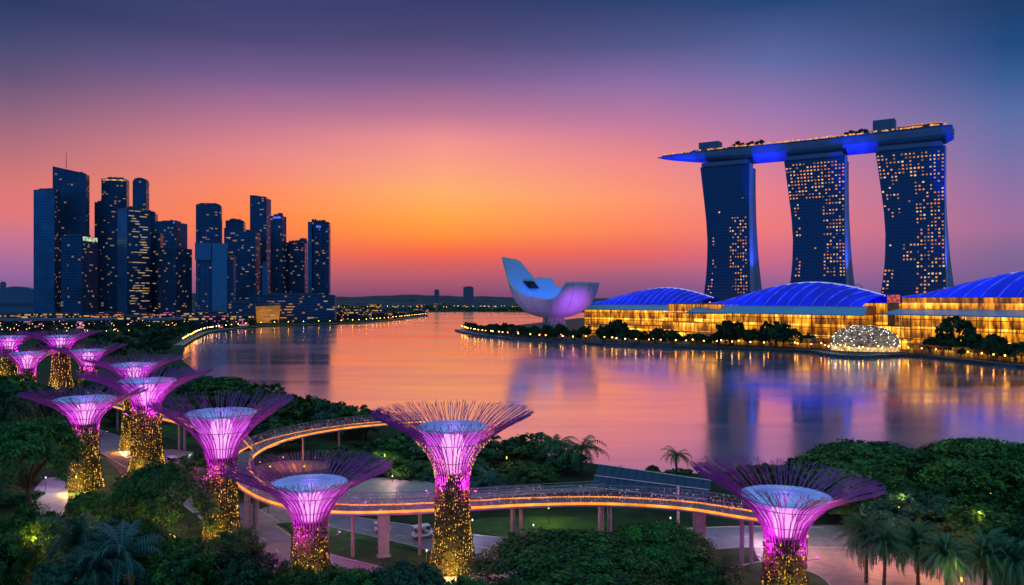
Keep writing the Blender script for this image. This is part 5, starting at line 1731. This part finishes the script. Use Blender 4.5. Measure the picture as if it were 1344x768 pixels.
office = [glow('lit_office_gold', (.85, .50, .14), .55, sample=False), glow('lit_office_orange', (1.0, .36, .10), .48, sample=False), glow('lit_office_pale', (.8, .62, .34), .5, sample=False), glow('lit_office_dim', (.35, .22, .08), .5, sample=False), glow('lit_office_blue', (.12, .25, .5), .6, sample=False)]
mb = MB(); mb.box((0, 0, 0), (1, 1, 1)); OP = [mb.mesh('window', m_) for m_ in office]


lobby_m = [glow('lobby_gold', (1.0, .50, .12), .9, noise=.2, lo=.05, stretch=(1, 1, .2)), glow('lobby_pale', (.9, .75, .5), .7, noise=.25, lo=.05, stretch=(1, 1, .2)), glow('lobby_orange', (1.0, .3, .08), .8, noise=.22, lo=.05, stretch=(1, 1, .2))]


def uv_mesh(name, quads, mats):
    """QUADS: (four points, width, z0, z1, mat) with UVs in metres"""
    vs, fs, uv, mi = [], [], [], []
    for pts_, uvs, m_ in quads:
        o = len(vs); vs += [tuple(p) for p in pts_]; fs.append(tuple(range(o, o + len(pts_)))); uv += uvs; mi.append(m_)
    me = bpy.data.meshes.new(name); me.from_pydata(vs, [], fs)
    for m_ in mats: me.materials.append(m_)
    me.polygons.foreach_set('material_index', mi)
    ul = me.uv_layers.new(name='UVMap')
    for lp in me.loops: ul.data[lp.index].uv = uv[lp.vertex_index]
    return me


def skyscraper(x0, x1, top, d, label, front=.72, mats=(tm_a, tm_b), theta=26, shape='flat', slant=0.0, lit=(.15, .5), mix=(0, 1, 2, 3), depth=None, base=0.0, lit_zone=(0, 1), crown=None, seed=0, mast=0, strips=False, name='skyscraper', group='downtown skyscrapers'):
    r = random.Random(seed * 31 + int(x0))
    s = d / F
    cx = (x0 + x1) / 2
    az_ = math.atan2(cx - CX, F)
    wt = (x1 - x0) * s * math.cos(az_) / 1.0
    th = math.radians(theta)
    fw = wt * front / math.cos(th)
    dp = depth or max(14, min(46, wt * (1 - front) / max(.12, math.sin(th))))
    if front >= .99: dp = depth or 26
    h = ZP(top, d)
    # local frame: x along the front face, y away from the camera
    T = thing(name, label, 'skyscraper' if h > 90 else 'building', P(x0, d), 0, group)
    rz_ = -az_ - th
    T.rotation_euler.z = rz_ if front < .99 else -az_ * .5
    # profile of the top: list of (s along front, z)
    N_ = 10
    tops = []
    for i in range(N_ + 1):
        u = i / N_
        if shape == 'round': z = h - wt * .28 * (1 - math.sqrt(max(0, 1 - (2 * u - 1) ** 2)))
        elif shape == 'soft': z = h - wt * .10 * max(0, abs(2 * u - 1) - .7) / .3
        elif shape == 'curve': z = h - slant * u * u
        else: z = h - slant * u
        tops.append(z)
    q = []
    for i in range(N_):
        xa, xb = fw * i / N_, fw * (i + 1) / N_
        q.append(([(xa, 0, base), (xb, 0, base), (xb, 0, tops[i + 1]), (xa, 0, tops[i])], [(xa, 0), (xb, 0), (xb, tops[i + 1]), (xa, tops[i])], 0))
        q.append(([(xb, dp, base), (xa, dp, base), (xa, dp, tops[i]), (xb, dp, tops[i + 1])], [(xb, 0), (xa, 0), (xa, tops[i]), (xb, tops[i + 1])], 1))
        q.append(([(xa, 0, tops[i]), (xb, 0, tops[i + 1]), (xb, dp, tops[i + 1]), (xa, dp, tops[i])], [(0, 0)] * 4, 2))
    q.append(([(fw, 0, base), (fw, dp, base), (fw, dp, tops[-1]), (fw, 0, tops[-1])], [(100, 0), (100 + dp, 0), (100 + dp, tops[-1]), (100, tops[-1])], 1))
    q.append(([(0, dp, base), (0, 0, base), (0, 0, tops[0]), (0, dp, tops[0])], [(200, 0), (200 + dp, 0), (200 + dp, tops[0]), (200, tops[0])], 1))
    put('wall', uv_mesh('wall', q, [mats[0], mats[1], roofp_m]), T)
    # roof plant and edge
    if shape in ('flat', 'soft', 'curve'):
        mb = MB(); mb.box((fw / 2, dp / 2, min(tops) + 2.5), (fw * .6, dp * .6, 5)); mb.build('roof_plant', roofp_m, T)
        mb = MB(); mb.tube([(fw * i / N_, 0, tops[i] + .5) for i in range(N_ + 1)], .8, 4); mb.build('parapet', mats[0], T)
    if mast:
        mb = MB(); mb.tube([(fw * .35, dp / 2, h), (fw * .35, dp / 2, h + mast)], [.8, .3], 5); mb.build('mast', dark_m, T)
    if crown:
        cm, a0, a1, zz, hh = crown
        mb = MB(); mb.box((fw * (a0 + a1) / 2, -.6, h - zz), (fw * (a1 - a0), 1.0, hh)) if a0 < 1 else mb.box((fw + .6, dp * .5, h - zz), (1.0, dp * .9, hh)); mb.build('crown_light', cm, T)
    if h > 60 and base == 0.0 and fw > 12:
        mb = MB(); mb.box((fw / 2, -.7, 5 + seed % 3), (fw * .9, 1.2, 5 + seed % 4)); mb.build('lobby', lobby_m[seed % 3], T)
        mb = MB(); r9 = random.Random(seed)
        for _ in range(4):
            mb.box((fw * r9.uniform(.2, .8), dp * r9.uniform(.2, .8), min(tops) + 3.5), (r9.uniform(2, 6), r9.uniform(2, 6), 7 + r9.uniform(-2, 2)))
        if shape in ('flat', 'soft'): mb.build('roof_plant', roofp_m, T)
    # lit office windows on front and side
    def lay(n, on_side):
        for _ in range(n):
            f = r.uniform(*lit_zone)
            z = base + (min(tops) - base) * (1 - f)
            fl = 5.0; z = base + (int((z - base) / fl) + .5) * fl
            w_ = r.choice([2.5, 3, 4, 6, 9]) if not strips else r.uniform(5, 16)
            L_ = dp if on_side else fw
            if w_ > L_ * .8: w_ = L_ * .6
            x = r.uniform(w_ / 2 + .5, L_ - w_ / 2 - .5) if L_ > w_ + 1 else L_ / 2
            m_ = OP[r.choice(mix)]
            hh_ = r.uniform(1.2, 1.9)
            if on_side: put('window', m_, T, (fw + .1, x, z), None, (.5, w_, hh_))
            else: put('window', m_, T, (x, -.1, z), None, (w_, .5, hh_))
    area = fw * (h - base)
    lay(min(50, int(.22 * lit[0] * area / 100)), False)
    if front < .95: lay(min(70, int(.24 * lit[1] * dp * (h - base) / 100)), True)
    return T


W_ = dict
skyscraper(44, 80, 250, 1650, 'pale blue ribbed slab skyscraper at the far left with dark side', .76, (tm_p, tm_b), 24, lit=(.02, .7), mix=(1, 1, 3), seed=1, slant=-3)
skyscraper(69, 118, 219, 1720, 'tallest skyscraper at the left with sloping top and thin mast', .9, (tm_a, tm_b), 18, slant=14, lit=(.08, .1), lit_zone=(.35, .8), mix=(1, 3), seed=2, mast=36)
skyscraper(80, 138, 310, 1540, 'broad blue office block with whitish lit crown band before the tallest skyscraper', .48, (tm_a, tm_c), 36, lit=(.05, .35), mix=(1, 0, 3), seed=3, crown=(crown_white, 1, 1, 5, 8))
skyscraper(133, 170, 235, 1800, 'tall dark skyscraper with ragged orange-lit top', .9, (tm_b, tm_b), 16, lit=(.35, .3), mix=(0, 1, 2, 3), seed=4, crown=(crown_gold, .05, .98, 1.5, 2.2))
skyscraper(124, 140, 266, 1830, 'narrow blue slab joined to the dark orange-topped skyscraper', 1.0, (tm_a, tm_a), 5, lit=(.1, 0), mix=(3, 4), seed=5)
skyscraper(154, 197, 275, 1560, 'skyscraper with blank pale flank and many gold-lit floors', .30, (tm_p, tm_b), 58, lit=(.0, 7.0), mix=(0, 0, 2, 2, 3), seed=6, strips=True, depth=50)
skyscraper(174, 196, 233, 1760, 'slim skyscraper with rounded top behind the gold-lit one', .82, (tm_a, tm_b), 20, shape='round', lit=(.25, .2), mix=(3, 4, 0), seed=7)
skyscraper(192, 204, 280, 1790, 'thin blue tower just right of the rounded one', 1.0, (tm_a, tm_a), 5, lit=(.1, 0), mix=(3,), seed=8)
skyscraper(195, 211, 306, 1610, 'narrow dark tower with gold windows beside the gold-lit one', 1.0, (tm_b, tm_b), 5, lit=(.9, 0), mix=(0, 2, 3), seed=9, lit_zone=(.3, 1))
skyscraper(203, 249, 291, 1760, 'wide dark tower with blue crown light on its right half', .58, (tm_c, tm_a), 34, slant=2, lit=(.5, .1), mix=(0, 2, 3), seed=10, crown=(crown_blue, .92, .99, 3, 3))
skyscraper(208, 263, 326, 1580, 'dark broad block with scattered gold windows left of the pale portal tower', .42, (tm_b, tm_b), 40, lit=(.2, .5), mix=(0, 0, 3), seed=11)
skyscraper(257, 292, 267, 1760, 'skyscraper with softened shoulders behind the pale portal tower', .95, (tm_c, tm_a), 10, shape='soft', lit=(.25, .1), mix=(0, 3, 1), seed=12, crown=(crown_gold, .02, .12, 1, 2))
skyscraper(296, 320, 290, 1810, 'squat-topped tower behind the curved many-windowed block', 1.0, (tm_c, tm_c), 6, lit=(.2, 0), mix=(3, 0), seed=14)
skyscraper(294, 342, 300, 1650, 'curved-top block with many gold windows in the middle of the skyline', .86, (tm_c, tm_b), 20, shape='curve', slant=7, lit=(1.1, 1.0), mix=(0, 1, 2, 3, 3, 4), seed=15)
skyscraper(328, 356, 257, 1760, 'tall slightly tapering skyscraper in the right half of the skyline', .78, (tm_c, tm_b), 22, shape='curve', slant=6, lit=(.3, .7), mix=(0, 3, 1, 4), seed=16)
skyscraper(355, 376, 284, 1700, 'skyscraper with bright blue crown light', .7, (tm_a, tm_b), 28, lit=(.35, .4), mix=(0, 3, 4), seed=17, crown=(crown_blue, .25, .9, 3, 4))
skyscraper(373, 403, 319, 1730, 'dark mid-height tower left of the last skyscraper', .9, (tm_b, tm_b), 14, lit=(.7, .3), mix=(0, 1, 3), seed=19)
skyscraper(390, 403, 316, 1780, 'dark narrow tower hugging the last skyscraper', 1.0, (tm_b, tm_b), 4, lit=(.2, 0), mix=(3,), seed=20)
skyscraper(404, 434, 292, 1680, 'last skyscraper at the right end of the skyline, pale-edged with small blue top light', .93, (tm_s, tm_a), 12, lit=(.5, .2), mix=(0, 1, 2, 3), seed=21, crown=(crown_blue, .4, .62, 9, 4))
skyscraper(404, 409, 294, 1672, 'pale corner pier of the last skyscraper', 1.0, (tm_p, tm_p), 4, lit=(0, 0), seed=22, name='corner_tower')
# the pale portal tower: two legs and a head frame a recessed louvred wall
T = skyscraper(258, 294, 321, 1500, 'pale blue portal-framed tower with recessed dark louvres, in front of the skyline', .99, (tm_v, tm_v), 14, lit=(.3, 0), mix=(4, 4, 3, 1), seed=13, depth=24)
s15 = 1500 / F; h13 = ZP(321, 1500)
mb = MB(); mb.box((12.5, -2, h13 - 13), (29, 6, 32)); mb.build('portal_head', tm_pale if False else M('portal_cladding', (.055, .20, .42), .5, noise=(.1, .1)), T)
mb = MB(); mb.box((42, -2, h13 / 2), (26, 7, h13 + 5)); mb.build('portal_leg', M('portal_cladding', (.07, .23, .46), .5, noise=(.1, .1)), T)
for i in range(5):
    mb = MB(); mb.box((3 + 6.2 * i, -.8, (h13 - 30) / 2), (1.6, 1.4, h13 - 30)); mb.build('louvre', tm_p, T)
skyscraper(293, 307, 336, 1520, 'dark striped annex at the right of the pale portal tower', 1.0, (tm_v, tm_v), 5, lit=(.2, 0), mix=(4, 3), seed=23, name='annex_tower')
skyscraper(344, 351, 347, 1490, 'slim pale pillar-like tower in front of the skyline', 1.0, (tm_p, tm_p), 5, lit=(0, 0), seed=18, depth=12)
# waterfront podium with a golden cube
skyscraper(326, 442, 388, 1440, 'long low waterfront building with lit floors under the last skyscrapers', .99, (tm_c, tm_b), 6, lit=(1.1, 0), mix=(0, 1, 2, 3), seed=24, strips=True, name='office_block', lit_zone=(.1, .9), depth=40)
T = thing('gallery', 'golden lit cube-shaped gallery on the waterfront', 'building', P(337, 1395), .25)
mb = MB(); mb.loft([[(0, 0, 0), (36, 0, 0), (36, 26, 0), (0, 26, 0)], [(-2, -1, 28), (39, -1, 30), (39, 27, 30), (-2, 27, 28)]]); mb.build('wall', glow('golden_wall', (.75, .27, .02), .62, noise=.06, lo=.5), T)
for k_, (x, z, a, b2) in enumerate([(9, 21, 10, 2), (22, 22, 9, 1.6), (14, 14, 14, 2), (26, 13, 7, 3), (19, 7, 20, 2)]):
    mb = MB(); mb.box((x, -1.3, z), (a, .8, b2)); mb.build('window', office[0] if k_ % 2 else office[1], T)
mb = MB(); mb.box((18, 12, 31.5), (46, 34, 2)); mb.build('roof', roofp_m, T)
skyscraper(300, 336, 398, 1420, 'low dark waterfront building left of the golden gallery', .99, (tm_c, tm_b), 6, lit=(1.4, 0), mix=(0, 1, 3), seed=25, name='office_block', depth=30)
# far buildings: the haze fade is put into their wall and roof colours
hz1 = M('far_wall_haze_tint', (.20, .15, .24), .8); hz2 = M('far_roof_haze_tint', (.14, .11, .18), .8)
for x0, x1, ty, d, lab in ((608, 621, 377, 3000, 'haze-pale lone tower block on the far hills right of the skyline gap'), (570, 576, 381, 3050, 'small slender tower block on the far hills'), (0, 5, 371, 2600, 'small dark tower block at the left edge of the horizon'), (1260, 1268, 380, 2600, 'small far block behind the right hall')):
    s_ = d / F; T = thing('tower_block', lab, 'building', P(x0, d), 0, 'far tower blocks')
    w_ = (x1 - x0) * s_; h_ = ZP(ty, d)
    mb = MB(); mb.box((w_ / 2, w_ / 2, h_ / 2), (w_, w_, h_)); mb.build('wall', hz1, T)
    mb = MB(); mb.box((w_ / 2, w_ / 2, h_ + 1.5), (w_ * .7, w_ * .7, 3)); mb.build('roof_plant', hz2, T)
T = thing('hall', 'low pale vaulted hall on the horizon left of the skyline', 'hall', P(-15, 2300), .3)
mb = MB(); mb.loft([[(x, y, ZP(385, 2300) + 20 * math.sin(PI * x / 140)) for x in np.linspace(0, 140, 12)] + [(140, y, 0), (0, y, 0)] for y in (0, 60)]); mb.build('roof', M('far_vault', (.12, .18, .32), .6), T)
mb = MB(); mb.box((70, -1, 25), (130, 2, 6)); mb.build('glazing', M('far_glazing', (.1, .1, .2), .5), T)

# low city blocks, lit streets and trees between the gardens and the skyline
blk = [tower_mat('low_block_warm', (.03, .035, .06), (.06, .06, .09), 4, 0, .5, (1, .35, .12)), tower_mat('low_block_gold', (.03, .04, .06), (.05, .07, .10), 4, 0, .5, (1, .6, .2)), tower_mat('low_block_pink', (.05, .03, .06), (.09, .05, .09), 4, 0, .5, (1, .3, .5))]
R6 = random.Random(4)


def low_block(px, d, w, h, k_, label='low city block with warm lit windows below the skyline'):
    T = thing('city_block', label, 'building', P(px, d), R6.uniform(-.2, .5), 'low city blocks below the skyline')
    dp = w * .6
    q = []
    for (a, b2) in (((0, 0), (w, 0)), ((w, 0), (w, dp)), ((w, dp), (0, dp)), ((0, dp), (0, 0))):
        L_ = math.hypot(b2[0] - a[0], b2[1] - a[1])
        q.append(([(*a, 0), (*b2, 0), (*b2, h), (*a, h)], [(0, 0), (L_, 0), (L_, h), (0, h)], 0))
    q.append(([(0, 0, h), (w, 0, h), (w, dp, h), (0, dp, h)], [(0, 0)] * 4, 1))
    put('wall', uv_mesh('wall', q, [blk[k_], roofp_m]), T)
    mb = MB(); mb.box((w / 2, dp / 2, h + 1), (w * .5, dp * .4, 2)); mb.build('roof_plant', roofp_m, T)


for i in range(75):
    d = R6.uniform(1150, 1500); px = R6.uniform(-10, 330 - (1500 - d) * .12)
    low_block(px, d, R6.uniform(18, 46), R6.uniform(6, 18), R6.randrange(3))
for i in range(26):
    d = R6.uniform(1500, 2050); px = R6.uniform(430, 470 + (d - 1500) * .16)
    low_block(px, d, R6.uniform(20, 40), R6.uniform(6, 16), R6.randrange(2), 'low waterfront block with lit windows on the far point')
for i in range(40):
    d = R6.uniform(2560, 3000); px = R6.uniform(440, 1000)
    low_block(px, d, R6.uniform(20, 60), R6.uniform(6, 22), R6.randrange(2), 'low distant block with lit windows on the far shore')
# elevated road across the left
vp = smooth_path([Vector((*G(x, 409.5 + 0 * x, 13), 13)) for x in (-40, 60, 170)], 30)
vp = [Vector((v.x, 1150 + (v.x + 750) * .25, 13)) for v in [Vector((x, 0, 0)) for x in range(-860, -480, 20)]]
T = thing('viaduct', 'pale elevated road crossing below the skyline on the left', 'viaduct', (vp[0].x, vp[0].y, 0))
vo_ = vp[0].copy(); vo_.z = 0
vp = [v - vo_ for v in vp]
l_ = offset_path(vp, 7); r_ = offset_path(vp, -7)
mb = MB(); mb.loft([[(a.x, a.y, 13), (b.x, b.y, 13), (b.x, b.y, 11), (a.x, a.y, 11)] for a, b in zip(l_, r_)]); mb.build('deck', M('viaduct_concrete', (.3, .3, .4), .7), T)
mb = MB(); mb.loft([[(b.x, b.y - .2, 13), (b.x, b.y - .6, 13), (b.x, b.y - .6, 14.4), (b.x, b.y - .2, 14.4)] for b in r_]); mb.build('parapet', M('viaduct_parapet', (.42, .4, .5), .7), T)
for v in vp[1::3]:
    mb = MB(); mb.box((v.x, v.y, 5.5), (3, 3, 11)); mb.build('pier', M('viaduct_pier', (.25, .25, .3), .7), T)
# street lamps: city streets, the amber-lit quay, the far shore
pth = offset_path(cs, 4)
acc = 0
for a_, b_ in zip(pth[:-1], pth[1:]):
    acc += (b_ - a_).length
    gap = 9 if b_.y < 1100 else 22
    if acc > gap:
        acc = 0
        quay_lamp(b_ + Vector((R6.uniform(-1, 1), R6.uniform(-1, 1), 0)), 'amber lamp on the city quay along the bay', 'lamps along the city quay', R6.choice(['amber', 'amber', 'amber', 'pale']))
for i in range(150):
    d = R6.uniform(850, 1480); px = R6.uniform(-10, 330 if d > 1150 else 235)
    if d < 1050 and px > 180: continue
    T = thing('street_lamp', 'street lamp in the dark city belt below the skyline', 'lamp', P(px, d), 0, 'street lamps in the city belt')
    T.scale = (1.6, 1.6, 1.35)
    put('pole', qp, T); put('lamp_head', qh[R6.choice(['far_amber', 'far_amber', 'far_red', 'far_pale'])], T)
for i in range(70):
    d = R6.uniform(2495, 2900); px = R6.uniform(430, 700)
    T = thing('street_lamp', 'street lamp on the far shore', 'lamp', P(px, d), 0, 'street lamps on the far shore')
    T.scale = (2.2, 2.2, 2.6)
    put('pole', qp, T); put('lamp_head', qh[R6.choice(['far_amber', 'far_pale'])], T)
# tree belts
for i in range(120):
    z_ = R6.random()
    if z_ < .45: d = R6.uniform(560, 900); px = R6.uniform(-20, 245 - max(0, (620 - d)) * .1)
    elif z_ < .75: d = R6.uniform(880, 1180); px = R6.uniform(0, 270)
    else: d = R6.uniform(1200, 1420); px = R6.uniform(180, 330)
    x, y = P(px, d).xy
    h_ = R6.uniform(7, 13)
    if (d < 900 and px > 232) or (880 < d < 1180 and px > 200 + (d - 880) * .2): continue
    small_tree(P(px, d), h_ * R6.uniform(.5, .75), h_, 'dark tree in the belt between the gardens and the city', 'trees between the gardens and the city', i)
for v in offset_path(cs, 22)[::5]:
    h_ = R6.uniform(6, 11)
    small_tree(v + Vector((R6.uniform(-4, 4), R6.uniform(-4, 8), 0)), h_ * .65, h_, 'dark tree behind the city quay lamps', 'trees along the city quay', R6.randrange(3))
# a forest edge on the far shore that reads as one mass
fp = []
P2, N2, S2, T2 = [], [], [], []
for i in range(9000):
    d = rng.uniform(2500, 2700); x = rng.uniform(-900, 3200)
    P2.append((x, d, rng.uniform(0, 12) * (1 + .5 * math.sin(x * .02)))); n_ = rng.normal(size=3) + np.array([0, -.6, .8]); N2.append(n_ / np.linalg.norm(n_)); S2.append(rng.uniform(3, 6)); T2.append(rng.random())
me = leaves_mesh('far_shore_wood', np.array(P2), np.array(N2), np.array(S2), np.array(T2), far_leaf)
put('far_shore_woods', me, None, kind='stuff', label='dark wooded strip along the far shore', cat='woods')
